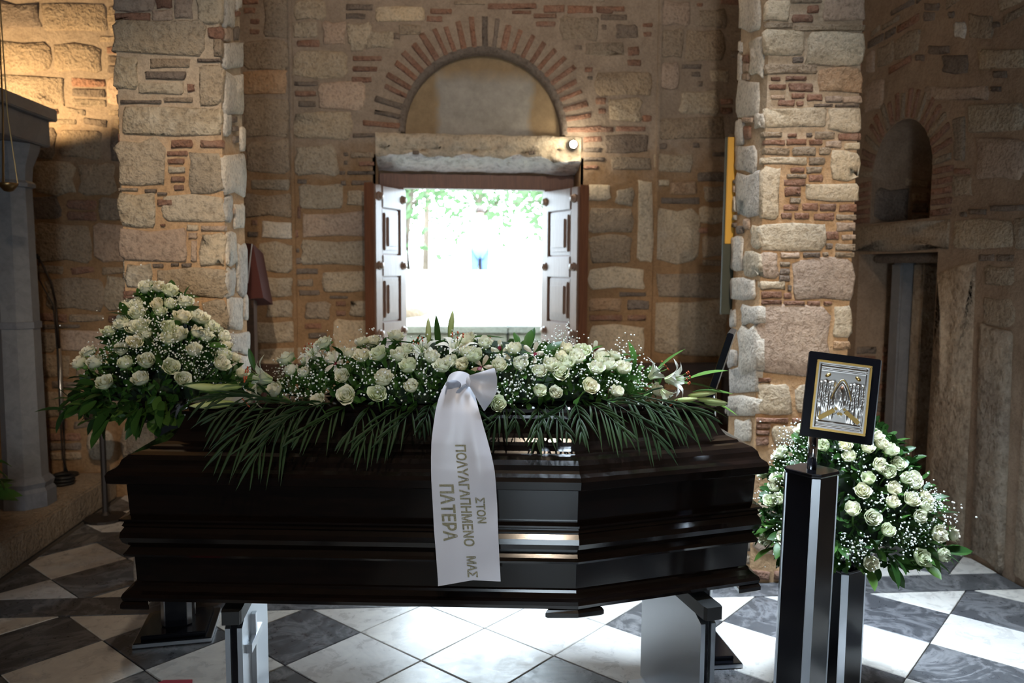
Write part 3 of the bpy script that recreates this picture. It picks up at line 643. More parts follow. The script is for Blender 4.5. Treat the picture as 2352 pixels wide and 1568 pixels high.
# ================================================================== far door: frame and the two leaves folded into the room
FY = 5.70
ft = empty('door_1', (.21, FY, 0), kind='structure')
def fbox(name, a, b, mat, parent, bev=.004):
    t = MB(); o = parent.location; t.box((a[0]-o.x, a[1]-o.y, a[2]-o.z), (b[0]-o.x, b[1]-o.y, b[2]-o.z), bev); return t.build(name, mat, parent)
fbox('door_frame_head', (DX0+.005, FY, 2.105), (DX1-.005, FY+.09, 2.205), M['door_wood'], ft)
fbox('door_frame_post', (DX0+.005, FY, .0), (-.29, FY+.09, 2.105), M['door_wood'], ft)
fbox('door_frame_post', (.71, FY, .0), (DX1-.005, FY+.09, 2.105), M['door_wood'], ft)
def leaf(hx, ox, oy, side, label):
    """a panelled leaf; local x runs from the hinge to the free edge, local -y*side is the face with the bosses"""
    t = empty('door_leaf', (hx, FY-.005, 0), label, 'door leaf')
    d = Vector((ox-hx, oy-FY, 0)); L = d.length; ang = math.atan2(d.y, d.x); t.rotation_euler = (0, 0, ang)
    s = side; th = .06
    def bx(name, x0, x1, f0, f1, z0, z1, mat, parent=t, bev=.004):
        y0, y1 = sorted((s*f0, s*f1)); q = MB(); q.box((x0, y0, z0), (x1, y1, z1), bev); return q.build(name, mat, parent)
    bx('core_board', .0, L-.012, -.0, -th, .02, 2.09, M['door_wood'])
    bx('edge_board', L-.012, L, .006, -th-.004, .02, 2.10, M['door_wood'])
    for x0, x1 in ((.0, .085), (L-.10, L-.013)): bx('stile', x0, x1, .0, .016, .02, 2.09, M['leaf_wood_lit'])
    zr = [2.02, 1.565, 1.11, .655, .20]
    for z in zr:
        bx('rail', .086, L-.101, .0, .022, z-.075, z+.065, M['leaf_wood_lit'])
        for x in (.055, L-.06):
            k = MB(); Mx = Matrix.Translation((x, s*.016, z-.005)) @ Matrix.Rotation(R(-90*s), 4, 'X')
            k.lathe([(.004, .0), (.030, .0), (.030, .006), (.022, .009), (.018, .014), (.024, .018), (.022, .024), (.012, .028), (.001, .029)], 14, M=Mx)
            k.build('boss', M['leaf_wood_lit'], t, True)
    for a, b_ in zip(zr[:-1], zr[1:]):
        z1, z0 = a-.085, b_+.075
        p = bx('panel', .10, L-.115, .0, .006, z0, z1, M['leaf_wood_lit'])
        for ins, dp in ((.022, .018), (.05, .030), (.085, .020)):
            if L-.215-2*ins > .03: bx('panel_step', .10+ins, L-.115-ins, .006, dp, z0+ins, z1-ins, M['leaf_wood_lit'], p)
    return t
leaf(-.287, -.472, 5.297, 1, 'left panelled wooden leaf of the open far door')
leaf(.707, .898, 5.253, -1, 'right panelled wooden leaf of the open far door')

# ================================================================== templon at the left: step, column, beam, icon panel
t = MB(); t.box((XL+.01, 1.2, -.01), (-2.2, 5.42, .165), .012); st = t.build('stone_step', M['T'], label='worn stone step of the raised platform at the far left', cat='step')
cx, cy = -2.42, 4.72
t = empty('marble_column', (cx, cy, .166), 'grey octagonal marble column at the left edge of the picture', 'column')
k = MB(); k.lathe([(.15, .0), (.15, .09), (.135, .11), (.145, .14), (.12, .17)], 8, rot=R(22.5)); k.build('base', M['marble_grey'], t)
k = MB(); k.lathe([(.115, .17), (.108, 1.0), (.1, 1.83)], 8, rot=R(22.5)); k.build('shaft', M['marble_grey'], t)
k = MB(); k.lathe([(.1, 1.02), (.116, 1.025), (.116, 1.06), (.1, 1.065)], 8, rot=R(22.5)); k.build('shaft_ring', M['marble_grey'], t)
k = MB(); k.lathe([(.1, 1.81), (.118, 1.815), (.118, 1.835), (.102, 1.85), (.11, 1.93), (.145, 2.02), (.15, 2.05)], 8, rot=R(22.5)); k.build('capital', M['marble_grey'], t)
t = MB(); t.box((cx-.17, 2.6, 2.22), (cx+.155, 4.86, 2.37), .006); t.box((cx-.20, 2.6, 2.37), (cx+.185, 4.895, 2.44), .006)
t.build('marble_beam', M['marble_grey'], label='grey marble beam resting on the column at the upper left', cat='beam')
t = MB(); t.box((cx-.24, 3.0, .166), (cx-.19, 4.56, 1.15), .01); t.build('wooden_panel', M['door_wood'], label='brown wooden screen panel beside the marble column', cat='panel')
# hanging oil lamp
hp = onX(18, 412, -2.12)
t = empty('hanging_lamp', (hp.x, hp.y, hp.z-.03), 'small hanging brass lamp at the left edge before the column', 'lamp')
k = MB(); k.lathe([(.005, -.03), (.02, -.025), (.04, .0), (.045, .012), (.038, .014), (.02, .005)], 12); k.build('bowl', M['brass'], t, True)
for a in range(3):
    k = MB(); q = Vector((.04*math.cos(a*2.1+.4), .04*math.sin(a*2.1+.4), .012)); k.tube([q, q*.3+Vector((0, 0, .35)), Vector((0, 0, 1.2))], .003, 5); k.build('chain', M['brass'], t)
# microphone stand
mp = onZ(150, 1092, .166)
t = empty('microphone_stand', mp, 'thin black microphone stand with boom arm in the dark left aisle', 'microphone stand')
def rel(px, py): return onY(px, py, mp.y) - mp
k = MB(); k.lathe([(.08, 0), (.08, .012), (.03, .025), (.012, .03)], 20); k.build('base_plate', M['black_matt'], t)
k = MB(); k.tube([(0, 0, .02), rel(138, 810)*.5, rel(136, 800)], .011, 8); k.build('pole', M['steel'], t, True)
k = MB(); k.tube([rel(136, 806), rel(127, 690)], .008, 8); k.build('inner_pole', M['iron'], t, True)
k = MB(); k.tube([rel(127, 690), rel(118, 650), rel(97, 606), rel(86, 588)], .007, 8); k.build('boom_arm', M['iron'], t, True)
k = MB(); k.tube([rel(90, 592), rel(86, 590), rel(83, 584)], .013, 8); k.build('microphone', M['black_matt'], t, True)
k = MB(); k.tube([rel(90, 595), rel(89, 640), rel(105, 670), rel(122, 700), rel(133, 800)-Vector((0, .012, 0)), rel(140, 950)-Vector((0, .015, 0)), rel(146, 1050)-Vector((0, .016, 0)), (0.03, -.03, .03)], .004, 6); k.build('cable', M['black_matt'], t, True)
# coiled cable on the step
k = MB(); cp = onZ(180, 1075, .17); cp = mp+Vector((.085, -.22, 0))
for a in range(3):
    k.tube([(.06*math.cos(i*.3)*(1+.05*a), .06*math.sin(i*.3)*(1-.04*a), .012+.02*a) for i in range(22)], .010, 6)
k.build('coiled_cable', M['black_matt'], None, True, label='coil of black cable on the step behind the microphone stand', cat='cable', loc=cp)
# dark candle stand
dp = onZ(243, 1192, 0)
t = empty('candle_stand', (dp.x, dp.y, 0), 'slim dark iron stand in the shadow left of the pillar', 'stand')
k = MB(); k.lathe([(.12, 0), (.12, .015), (.03, .03), (.016, .05)], 16); k.build('base', M['iron'], t)
k = MB(); k.tube([(0, 0, .03), (0, 0, .6)], .018, 8); k.build('pole', M['iron'], t)
k = MB(); k.lathe([(.016, .6), (.09, .62), (.1, .65), (.09, .65), (.02, .63)], 16); k.build('tray', M['iron'], t, True)
# red mat
a, b_ = onZ(368, 1563.5, .004), onZ(446, 1562, .004)
t = MB(); dd = (b_-a).normalized(); nn = Vector((dd.y, -dd.x, 0))
pts = [a+dd*.012, b_-dd*.006, b_+nn*.02, b_+nn*.7, a+nn*.7, a+nn*.02]
t.loft([[Vector((p.x, p.y, .001)) for p in pts], [Vector((p.x, p.y, .008)) for p in pts]])
t.build('red_runner', M['red'], label='narrow red runner carpet at the bottom left edge', cat='carpet')
# yellow boards behind the pillars
yb = PY1+.03
p0, p1 = onY(1671, 315, yb), onY(1671, 560, yb); p2 = onY(1671, 722, yb)
t = empty('hanging_board', (1.62, yb, p2.z), 'tall narrow ochre board hung behind the right pillar', 'board')
k = MB(); k.box((p0.x-1.62, -.01, p1.z-p2.z), (.25, .01, p0.z-p2.z), .003); k.build('upper_panel', M['yellow'], t)
k = MB(); k.box((p0.x-1.62-.004, -.008, 0), (.25, .008, p1.z-p2.z), .003); k.build('lower_panel', M['olive'], t)
k = MB(); k.box((p0.x-1.62-.009, -.012, 0), (p0.x-1.62-.001, .012, p0.z-p2.z), .002); k.build('edge_strip', M['olive'], t)
p0, p1 = onY(273, 275, yb), onY(273, 316, yb)
t = MB(); t.box((p0.x, yb-.01, p1.z), (p0.x+.3, yb+.01, p0.z), .004); t.build('hanging_board', M['yellow'], label='small ochre board peeping out behind the left pillar', cat='board')
# cloth covered lectern between the left pillar and the far wall
ly = 4.62
q = [onY(566, 556, ly), onY(581, 560, ly), onY(605, 684, ly), onY(560, 688, ly)]
t = empty('lectern', (q[2].x-.06, ly, 0), 'maroon cloth covered lectern half hidden by the left pillar', 'lectern'); o = t.location.copy()
k = MB(); f0 = [p-o for p in (q[0]+Vector((-.06, 0, 0)), q[1], q[2], q[3]+Vector((-.06, 0, 0)))]
k.loft([[p+Vector((0, -.0, 0)) for p in f0], [p+Vector((0, .25, -.05)) for p in f0]]); k.build('cloth_cover', M['maroon'], t)
k = MB(); k.tube([q[1]-o+Vector((-.004, -.006, 0)), onY(569, 650, ly)-o+Vector((0, -.006, 0))], .004, 6); k.build('white_piping', M['white_trim'], t)
k = MB(); k.box((-.06, .02, .0), (.0, .10, q[2].z+.02)); k.build('post', M['dark_wood'], t)
k = MB(); k.box((-.18, -.05, .0), (.1, .22, .04), .005); k.build('foot', M['dark_wood'], t)
# wall benches
def bench(x0, x1, label):
    t = empty('wall_bench', ((x0+x1)/2, 5.2, 0), label, 'bench'); L = (x1-x0)/2
    def b3(n, a, c): z = MB(); z.box(a, c, .006); z.build(n, M['dark_wood'], t)
    b3('backrest_rail', (-L, .14, .80), (L, .20, .90)); b3('backrest_rail', (-L, .15, .50), (L, .19, .60)); b3('seat', (-L, -.24, .42), (L, .2, .46))
    for x in (-L+.03, 0, L-.03):
        b3('stile', (x-.03, .145, 0), (x+.03, .195, .80)); b3('leg', (x-.03, -.22, 0), (x+.03, -.16, .42))
bench(.98, 2.0, 'dark wooden wall bench right of the far door')
bench(-1.6, -.52, 'dark wooden wall bench left of the far door')

# ================================================================== coffin
t = empty('coffin', (.02, 2.66, .495), 'closed dark polished wooden coffin with flowers on its lid', 'coffin')
# plan of the panels: foot end at the left, shoulders right of the middle, head end at the right
HEX = [(-.955, 2.475), (.398, 2.322), (.995, 2.475), (.995, 2.845), (.398, 2.998), (-.955, 2.845)]
def offset(d, foot=1.0, head=1.0):
    P = [Vector(p) for p in HEX]; n = 6; lines = []
    for i in range(n):
        a, b_ = P[i], P[(i+1) % n]; e = (b_-a).normalized(); nn = Vector((e.y, -e.x))
        k = head if i == 2 else foot if i == 5 else 1.0
        lines.append((a+nn*d*k, e))
    out = []
    for i in range(n):
        (p, e), (p2, e2) = lines[i-1], lines[i]
        den = e.x*e2.y - e.y*e2.x; s_ = ((p2.x-p.x)*e2.y - (p2.y-p.y)*e2.x)/den
        out.append(p+e*s_)
    return out
def cloft(name, prof, cap0=True, cap1=True, foot=1.0, head=1.0):
    k = MB(); rings = []
    for z, d in prof: rings.append([Vector((p.x, p.y, z))-t.location for p in offset(d, foot, head)])
    k.loft(rings, cap0, cap1); return k.build(name, M['coffin'], t)
cloft('plinth_moulding', [(.518, .022), (.522, .034), (.534, .038), (.544, .034), (.550, .022), (.562, .008), (.570, .006), (.574, .0)])
cloft('lower_panel', [(.572, .0), (.658, .004)])
cloft('middle_moulding', [(.656, .004), (.660, .026), (.668, .03), (.676, .022), (.690, .012), (.696, .020), (.706, .030), (.722, .036), (.738, .034), (.752, .024), (.758, .030), (.768, .024), (.774, .036), (.780, .036), (.786, .014)])
cloft('upper_panel', [(.784, .010), (.892, .016)])
lid_p = [(.890, .040), (.894, .048), (.918, .050), (.930, .044), (.938, .030), (.946, .024)]
lid_p += [(.946+.036*math.sin(a), .024-.050*(1-math.cos(a))) for a in (R(25), R(50), R(75))]
lid_p += [(.985, -.030), (.992, -.034), (.996, -.048)]
for i in range(1, 8):
    u = i/7; lid_p.append((.996+.084*u**1.35, -.048-.052*(u**.6)))
lid_p += [(1.083, -.092), (1.092, -.092), (1.098, -.106), (1.110, -.104), (1.116, -.112)]
cloft('lid', lid_p, foot=1.35)
def foot_block(i):
    P = offset(.040); p = P[i]; a = (P[i-1]-p).normalized(); b_ = (P[(i+1) % 6]-p).normalized()
    la, lb = (.10, .085) if i in (1, 4) else (.085, .09)
    inn = (a+b_).normalized()*.09
    ring = [p+a*la, p, p+b_*lb, p+b_*lb*.8+Vector((-b_.y, b_.x))*.05, p+inn, p+a*la*.8+Vector((a.y, -a.x))*.05]
    k = MB(); rings = []
    for z, g in ((.495, .008), (.500, .0), (.512, .0), (.520, .006)):
        c0 = sum(ring, Vector((0, 0)))/6
        rings.append([Vector((*(q+(c0-q).normalized()*g), z))-t.location for q in ring])
    k.loft(rings); k.build('foot', M['coffin'], t)
for i in range(6): foot_block(i)

# ---- two trestles: steel plates with a black core, black bearer on top, steel base
def trestle(label, near, far, cross):
    v = Vector((far[0]-near[0], far[1]-near[1], 0)); L = v.length; ang = math.atan2(v.y, v.x)
    tr = empty('coffin_trestle', (near[0], near[1], 0), label, 'trestle'); tr.rotation_euler = (0, 0, ang)
    def b3(n, a, c, mt, bev=.002, par=tr): z = MB(); z.box(a, c, bev); return z.build(n, mt, par)
    s = cross
    b3('core_plate', (.01, -.010, .03), (L-.01, .010, .455), M['black'])
    for y0, y1 in ((-.026, -.0105), (.0105, .026)):
        k = MB(); k.loft([[Vector((0, y, .03)), Vector((L, y, .03)), Vector((L, y, .455)), Vector((.055, y, .455)), Vector((0, y, .425))] for y in (y0, y1)])
        k.build('side_plate', M['panel_steel'], tr)
    k = MB(); k.loft([[Vector((x, -wd, z0)), Vector((x, wd, z0)), Vector((x, wd, .494)), Vector((x, -wd, .494))] for x, wd, z0 in ((-.035, .026, .452), (-.02, .030, .450), (.02, .030, .450), (L, .030, .455), (L+.055, .026, .458))]); k.build('bearer', M['black_matt'], tr)
    b3('base', (.02, -.09, .0), (L-.02, .09, .032), M['panel_steel'], .003)
    if cross:
        y0, y1 = sorted((s*.026, s*.041))
        cr = b3('cross', (.125, y0, .06), (.150, y1, .415), M['steel'], .001)
        b3('cross_arm', (.055, y0-.002, .315), (.22, y1+.002, .345), M['steel'], .001, cr)
trestle('left coffin trestle of satin steel with a raised cross', (-.658, 2.44), (-.668, 2.83), -1)
trestle('right coffin trestle with a broad plain satin steel panel', (.836, 2.37), (.755, 2.80), 0)

# ================================================================== black and steel display stands
def stand(name, label, cat, loc, h, rot, tilt=0.0, wdt=.118):
    s = empty(name, loc, label, cat); s.rotation_euler = (0, tilt, rot)
    k = MB(); k.box((-.15, -.15, 0), (.15, .15, .022), .003); k.build('base_plate', M['black'], s)
    k = MB(); k.box((-.125, -.125, .022), (.125, .125, .040), .003); k.build('base_step', M['black'], s)
    for a, b_ in (((-.15, -.152), (.15, -.150)), ((-.15, .150), (.15, .152)), ((-.152, -.15), (-.150, .15)), ((.150, -.15), (.152, .15))):
        z = MB(); z.box((a[0], a[1], .004), (b_[0], b_[1], .018)); z.build('base_edging', M['steel'], s)
    w2 = wdt/2; c = .017
    k = MB(); pl = [(-w2+c, -w2), (w2-c, -w2), (w2, -w2+c), (w2, w2-c), (w2-c, w2), (-w2+c, w2), (-w2, w2-c), (-w2, -w2+c)]
    k.loft([[Vector((*p, z)) for p in pl] for z in (.04, h-.012)]); k.build('column', M['black'], s)
    for i in range(4):
        z = MB(); z.box((-c*.70, -.004, .045), (c*.70, .003, h-.014), .001)
        o = z.build('steel_strip', M['steel'], s); a = R(45+90*i); o.rotation_euler = (0, 0, a+R(90))
        d = (w2-c/2)*math.sqrt(2); o.location = (d*math.cos(a), d*math.sin(a), 0)
    k = MB(); k.loft([[Vector((p[0]*f, p[1]*f, z)) for p in pl] for f, z in ((1.03, h-.012), (1.07, h-.008), (1.07, h-.002), (1.03, h))]); k.build('cap', M['black'], s)
    return s
stand('flower_stand', 'black display stand with steel edges behind the coffin foot', 'stand', (-1.135, 3.37, 0), .925, R(8))
stand('flower_stand', 'black display stand with steel edges behind the icon stand', 'stand', (1.385, 2.58, 0), .53, R(24))
IS = stand('icon_stand', 'black column stand with steel strips in the right foreground', 'icon stand', (1.045, 2.17, 0), .975, R(30), R(1.2), .115)
k = MB(); k.tube([(0, 0, .97), (0, 0, 1.075)], .0135, 16); k.build('chrome_tube', M['chrome'], IS, True)
IS2 = stand('icon_stand', 'black column stand hidden behind the head end of the coffin', 'icon stand', (1.0, 3.02, 0), .975, R(2))
q = onY(1641, 900, 3.02)
k = MB(); k.tube([(q.x-1.0, 0, .96), (q.x-1.0, 0, q.z+.05)], .010, 12); k.build('chrome_tube', M['chrome'], IS2, True)
# second icon board, seen edge-on
a, b_ = onY(1681, 757, 3.02), onY(1634, 905, 3.02)
d = (a-b_); Lb = d.length; ib = empty('icon_board', b_, 'dark icon board seen edge on behind the coffin', 'icon')
ib.rotation_euler = (0, math.atan2(d.x, d.z), R(-23))
k = MB(); k.box((-.012, -.16, .0), (.012, .10, Lb), .003); k.build('board', M['black'], ib)
k = MB(); k.box((-.014, -.13, .02), (-.012, .07, Lb-.02)); k.build('picture', M['gold_dark'], ib)

# ================================================================== silver icon on the front stand
c0 = (onY(1858, 808, 2.13)+onY(2020, 822, 2.13)+onY(2000, 1020, 2.13)+onY(1838, 1000, 2.13))/4
IC = empty('icon', c0, 'silver and gold relief icon in a black frame on the right stand', 'icon')
IC.rotation_euler = (R(-12), R(6.0), R(-16))
IW, IH = .192, .242
k = MB(); k.box((-IW/2, -.009, -IH/2), (IW/2, .009, IH/2), .002); k.build('backing_board', M['black'], IC)
k = MB(); k.box((IW/2-.001, -.007, -IH/2+.002), (IW/2+.003, .007, IH/2-.002), .001); k.build('side_edging', M['steel'], IC)
pw, ph = .136, .186
fr = MB()
for a, b_ in (((-pw/2-.006, -ph/2-.006), (pw/2+.006, -ph/2)), ((-pw/2-.006, ph/2), (pw/2+.006, ph/2+.006)), ((-pw/2-.006, -ph/2), (-pw/2, ph/2)), ((pw/2, -ph/2), (pw/2+.006, ph/2))):
    fr.box((a[0], -.0155, a[1]), (b_[0], -.008, b_[1]), .001)
fr = fr.build('gilded_frame', M['gold'], IC)
bd = MB()
for i in range(52):
    x = -pw/2-.003 + (pw+.006)*i/51
    for z in (-ph/2-.003, ph/2+.003): bd.box((x-.0009, -.0175, z-.0014), (x+.0009, -.015, z+.0014))
for i in range(70):
    z = -ph/2-.003 + (ph+.006)*i/69
    for x in (-pw/2-.003, pw/2+.003): bd.box((x-.0014, -.0175, z-.0009), (x+.0014, -.015, z+.0009))
bd.build('beaded_edge', M['gold'], fr, kind='stuff')
# embossed sheet: height field of standing figures either side of a pointed glory
rr = random.Random(17); bumps = []
for sgn in (-1, 1):
    for row in range(4):
        for i in range(4):
            x = sgn*(.024+.0105*i)+rr.uniform(-.002, .002); z = .036-.017*row+rr.uniform(-.003, .003)
            bumps.append((x, z, .0036, .0040, .0042)); bumps.append((x, z-.0095, .0046, .0075, .0034))
    for i in range(9):
        x = sgn*(.02+rr.uniform(0, .04)); z = rr.uniform(-.055, -.018); bumps.append((x, z, .0022, .012, .0034))
for i in range(40):
    x = rr.uniform(-.06, .06); z = rr.uniform(-.07, .04)
    if abs(x) > .02: bumps.append((x, z, rr.uniform(.0012, .0026), rr.uniform(.002, .006), rr.uniform(.0015, .003)))
bumps += [(0, .012, .006, .008, .004), (0, .000, .008, .013, .005), (-.004, -.014, .009, .010, .004), (.006, -.016, .005, .012, .005), (.012, -.002, .004, .008, .004)]
NXI, NZI = 74, 100; V = []; Fc = []
for j in range(NZI+1):
    for i in range(NXI+1):
        x = -pw/2+pw*i/NXI; z = -ph/2+ph*j/NZI; h = 0.0
        for bx_, bz, sx_, sz, hh in bumps:
            e = ((x-bx_)/sx_)**2+((z-bz)/sz)**2
            if e < 4: h = max(h, hh*math.exp(-e*.7))
        if abs(x) > pw/2-.006 or abs(z) > ph/2-.004: h = max(h, .003)
        for zz in (ph/2-.012, ph/2-.018, -ph/2+.012, -ph/2+.018):
            h = max(h, .0035*max(0, 1-abs(z-zz)/.003))
        g = abs(x)/.026; top = .046-(g**1.6)*.05                      # rim of the glory
        if -.03 < z < .05 and abs(z-top) < .004 + .006*g and g < 1.05: h = max(h, .0045)
        V.append((x, -.0100-h, z))
for j in range(NZI):
    for i in range(NXI): a = j*(NXI+1)+i; Fc.append((a, a+1, a+NXI+2, a+NXI+1))
obj('embossed_sheet', mesh('embossed_sheet', V, Fc, M['silver'], True), IC)
for sgn in (-1, 1):
    k = MB(); k.lathe([(.0, -.006), (.004, -.005), (.006, .0), (.004, .005), (.0, .006)], 10, M=Matrix.Translation((sgn*.040, -.0125, .058)) @ Matrix.Rotation(R(35*sgn), 4, 'Y') @ Matrix.Diagonal((1.5, .6, .8, 1)))
    k.build('gilt_angel', M['gold'], IC, True)
    k = MB(); Mx = Matrix.Translation((sgn*.034, -.0125, -.052)) @ Matrix.Rotation(R(36*sgn), 4, 'Y'); k.box((-.024, -.004, -.006), (.024, .003, .006), .001, Mx); k.build('gilt_plank', M['gold_dark'], IC)
    k = MB(); Mx = Matrix.Translation((sgn*.004, -.0128, -.040)) @ Matrix.Rotation(R(-42*sgn), 4, 'Y'); k.box((-.022, -.004, -.0045), (.022, .003, .0045), .001, Mx); k.build('crossed_plank', M['silver'], IC)
    for f in (-.010, .010):
        k = MB(); Mx = Matrix.Translation((sgn*.004, -.0135, -.040)) @ Matrix.Rotation(R(-42*sgn), 4, 'Y') @ Matrix.Translation((f, -.004, 0)); k.box((-.004, -.001, -.0035), (.004, .001, .0035), .0005, Mx); k.build('gilt_boss', M['gold_dark'], IC)
k = MB(); arc = []
for i in range(17):
    g = -1+2*i/16; arc.append(Vector((g*.027, -.0150, .050-(abs(g)**1.7)*.058)))
k.tube(arc, .0016, 6); k.build('gilt_arch', M['gold'], IC, True)
k = MB(); k.lathe([(.0, -.006), (.003, -.004), (.0042, .0), (.003, .005), (.0, .006)], 10, M=Matrix.Translation((0, -.0145, .026))); k.build('painted_face', M['face'], IC, True)

# ================================================================== flowers
def petal_mat(name, tip, base, zlo, zhi, trans=.25, rough=.5):
    m, nt, b = newmat(name)
    tc = nt.nodes.new('ShaderNodeTexCoord').outputs['Object']; sx = nt.nodes.new('ShaderNodeSeparateXYZ'); nt.links.new(tc, sx.inputs[0])
    mr = N(nt, 'ShaderNodeMapRange'); mr.inputs['From Min'].default_value = zlo; mr.inputs['From Max'].default_value = zhi; nt.links.new(sx.outputs['Z'], mr.inputs['Value'])
    oi = nt.nodes.new('ShaderNodeObjectInfo').outputs['Random']
    c = mixc(nt, base, tip, mr.outputs[0])
    c = mixc(nt, c, ramp(nt, [(0, (.9, .95, .82)), (.5, (1, 1, 1)), (1, (1.05, 1.0, .93))], oi), 1, 'MULTIPLY')
    nt.links.new(c, b.inputs['Base Color']); b.inputs['Roughness'].default_value = rough
    b.inputs['Subsurface Weight'].default_value = 0.0; b.inputs['Specular IOR Level'].default_value = .3
    tr = N(nt, 'ShaderNodeBsdfTranslucent'); nt.links.new(c, tr.inputs['Color'])
    mx = nt.nodes.new('ShaderNodeMixShader'); mx.inputs[0].default_value = trans
    nt.links.new(b.outputs[0], mx.inputs[1]); nt.links.new(tr.outputs[0], mx.inputs[2])
    nt.links.new(mx.outputs[0], nt.nodes['Material Output'].inputs['Surface']); return m
M['rose'] = petal_mat('cream_rose_petals', (.90, .88, .74), (.62, .68, .38), .0, .030)
M['lily'] = petal_mat('white_lily_petals', (.88, .86, .80), (.60, .66, .36), .0, .05)
M['orchid'] = petal_mat('blush_orchid_petals', (.84, .78, .72), (.66, .60, .42), -.01, .03)
M['orchid_lip'] = simple('dark_red_orchid_lip', (.16, .012, .03), .5)
M['bud'] = petal_mat('green_lily_bud', (.66, .70, .36), (.42, .54, .18), .0, .10)
M['anther'] = simple('rust_anther', (.38, .06, .015), .7)
M['gyp'] = simple('white_gypsophila', (.85, .86, .82), .7)
def leafmat(name, c0, c1, rough=.38, trans=.2):
    m, nt, b = newmat(name); oi = nt.nodes.new('ShaderNodeObjectInfo').outputs['Random']
    c = ramp(nt, [(0, c0), (1, c1)], oi); nt.links.new(c, b.inputs['Base Color']); b.inputs['Roughness'].default_value = rough; b.inputs['Specular IOR Level'].default_value = .22
    tr = N(nt, 'ShaderNodeBsdfTranslucent'); nt.links.new(c, tr.inputs['Color']); mx = nt.nodes.new('ShaderNodeMixShader'); mx.inputs[0].default_value = trans
    nt.links.new(b.outputs[0], mx.inputs[1]); nt.links.new(tr.outputs[0], mx.inputs[2]); nt.links.new(mx.outputs[0], nt.nodes['Material Output'].inputs['Surface']); return m
M['leaf'] = leafmat('dark_green_leaf', (.018, .055, .012), (.05, .12, .022))
M['leaf2'] = leafmat('mid_green_leaf', (.05, .12, .02), (.11, .20, .04))
M['palm'] = leafmat('palm_leaflets', (.007, .021, .005), (.017, .038, .008), .5, .10)
M['stem'] = simple('green_stem', (.10, .20, .04), .5)
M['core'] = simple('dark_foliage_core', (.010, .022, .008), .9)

def petal_patch(mb, a, r0, r1, h, wid, curl, z0=0.0, nu=5, nv=4, tilt=0.0, point=.0):
    V = []; Fc = []
    for j in range(nv+1):
        v = j/nv
        for i in range(nu+1):
            u = -1+2*i/nu
            w_ = wid*math.sin(math.pi*(.18+.62*v))*(1-.12*abs(u)*v)
            rr_ = r0+(r1-r0)*v**1.25 + curl*v**5 - .10*r1*u*u*v
            ang = a+u*w_
            zz = z0+h*(v-.10*u*u*v*v) - curl*.75*v**6 + point*(1-abs(u))*v**3
            V.append((rr_*math.cos(ang), rr_*math.sin(ang), zz))
    for j in range(nv):
        for i in range(nu): p = j*(nu+1)+i; Fc.append((p, p+1, p+nu+2, p+nu+1))
    mb.add(V, Fc)
def rose_petal(mb, a, rm, h, wid, flare, rg, nu=6, nv=6):
    """a cupped petal wrapped round the bud, its rim turned out"""
    V = []; Fc = []; ph = rg.uniform(0, 6); tw = rg.uniform(-.12, .12)
    for j in range(nv+1):
        v = j/nv
        for i in range(nu+1):
            u = -1+2*i/nu
            w_ = wid*(1-.55*max(0, (v-.55)/.45)**2)*(.35+.65*min(1, v/.45))
            bulge = math.sin(math.pi*min(v, .58)/1.16)**.75
            rr_ = max(.0012, rm*(.22+.78*bulge) + flare*max(0, v-.55)**2*4.5*(1-.5*abs(u)) + .0012*math.sin(u*5+ph)*v + .0016*abs(u)*(1 if flare > .001 else 0))
            zz = h*(v-.16*u*u*v*v) - flare*1.3*max(0, v-.7)*(1-.3*abs(u))
            ang = a+u*w_+tw*v
            V.append((rr_*math.cos(ang), rr_*math.sin(ang), zz))
    for j in range(nv):
        for i in range(nu): p = j*(nu+1)+i; Fc.append((p, p+1, p+nu+2, p+nu+1))
    mb.add(V, Fc)
def rose_mesh(seed, openness):
    rg = random.Random(seed); mb = MB(); o = openness
    for li, (n, rm, h, wid, fl) in enumerate([(2, .0045, .037, 1.7, 0), (3, .0085, .038, 1.3, .0005), (3, .0125, .038, 1.2, .0015), (4, .017, .037, .95, .003), (4, .0205, .034, .95, .0055)]):
        for i in range(n):
            a = 2*math.pi*i/n+li*.95+rg.uniform(-.2, .2)
            rose_petal(mb, a, rm*(1+.16*o*li/4)*rg.uniform(.95, 1.05), h*(1-.10*o*li/4)*rg.uniform(.93, 1.04), wid, fl*(.4+o)*rg.uniform(.5, 1.5), rg)
    return mesh('rose_bloom', mb.V, mb.F, M['rose'], True)
ROSES = [rose_mesh(1, .2), rose_mesh(2, .6), rose_mesh(3, 1.0), rose_mesh(4, .8), rose_mesh(5, .0)]
sb = MB()
sb.lathe([(.004, -.012), (.008, -.006), (.0085, .0), (.006, .004)], 7)
for i in range(5):
    a = i*1.257; ca, sa = math.cos(a), math.sin(a)
    sb.add([(ca*.006-sa*.004, sa*.006+ca*.004, 0), (ca*.006+sa*.004, sa*.006-ca*.004, 0), (ca*.021, sa*.021, .012), (ca*.028, sa*.028, .006)], [(0, 1, 2), (0, 2, 3)])
sb.tube([(0, 0, -.01), (.001, 0, -.05), (.0, .002, -.09)], .0028, 5)
SEPAL = mesh('calyx', sb.V, sb.F, M['stem'], True)
def leaf_mesh(L, W, fold=.25, droop=.25, n=5, mat='leaf', name='leaf'):
    V = []; Fc = []
    for j in range(n+1):
        t_ = j/n; w_ = W*math.sin(math.pi*min(1, t_*.94+.04))**.8*(1 if t_ < 1 else 0)
        x = L*t_; z = -droop*L*t_*t_
        V += [(x, -w_, z+fold*w_), (x, 0, z), (x, w_, z+fold*w_)]
    for j in range(n):
        for i in range(2): p = j*3+i; Fc.append((p, p+1, p+4, p+3))
    return mesh(name, V, Fc, M[mat], True)
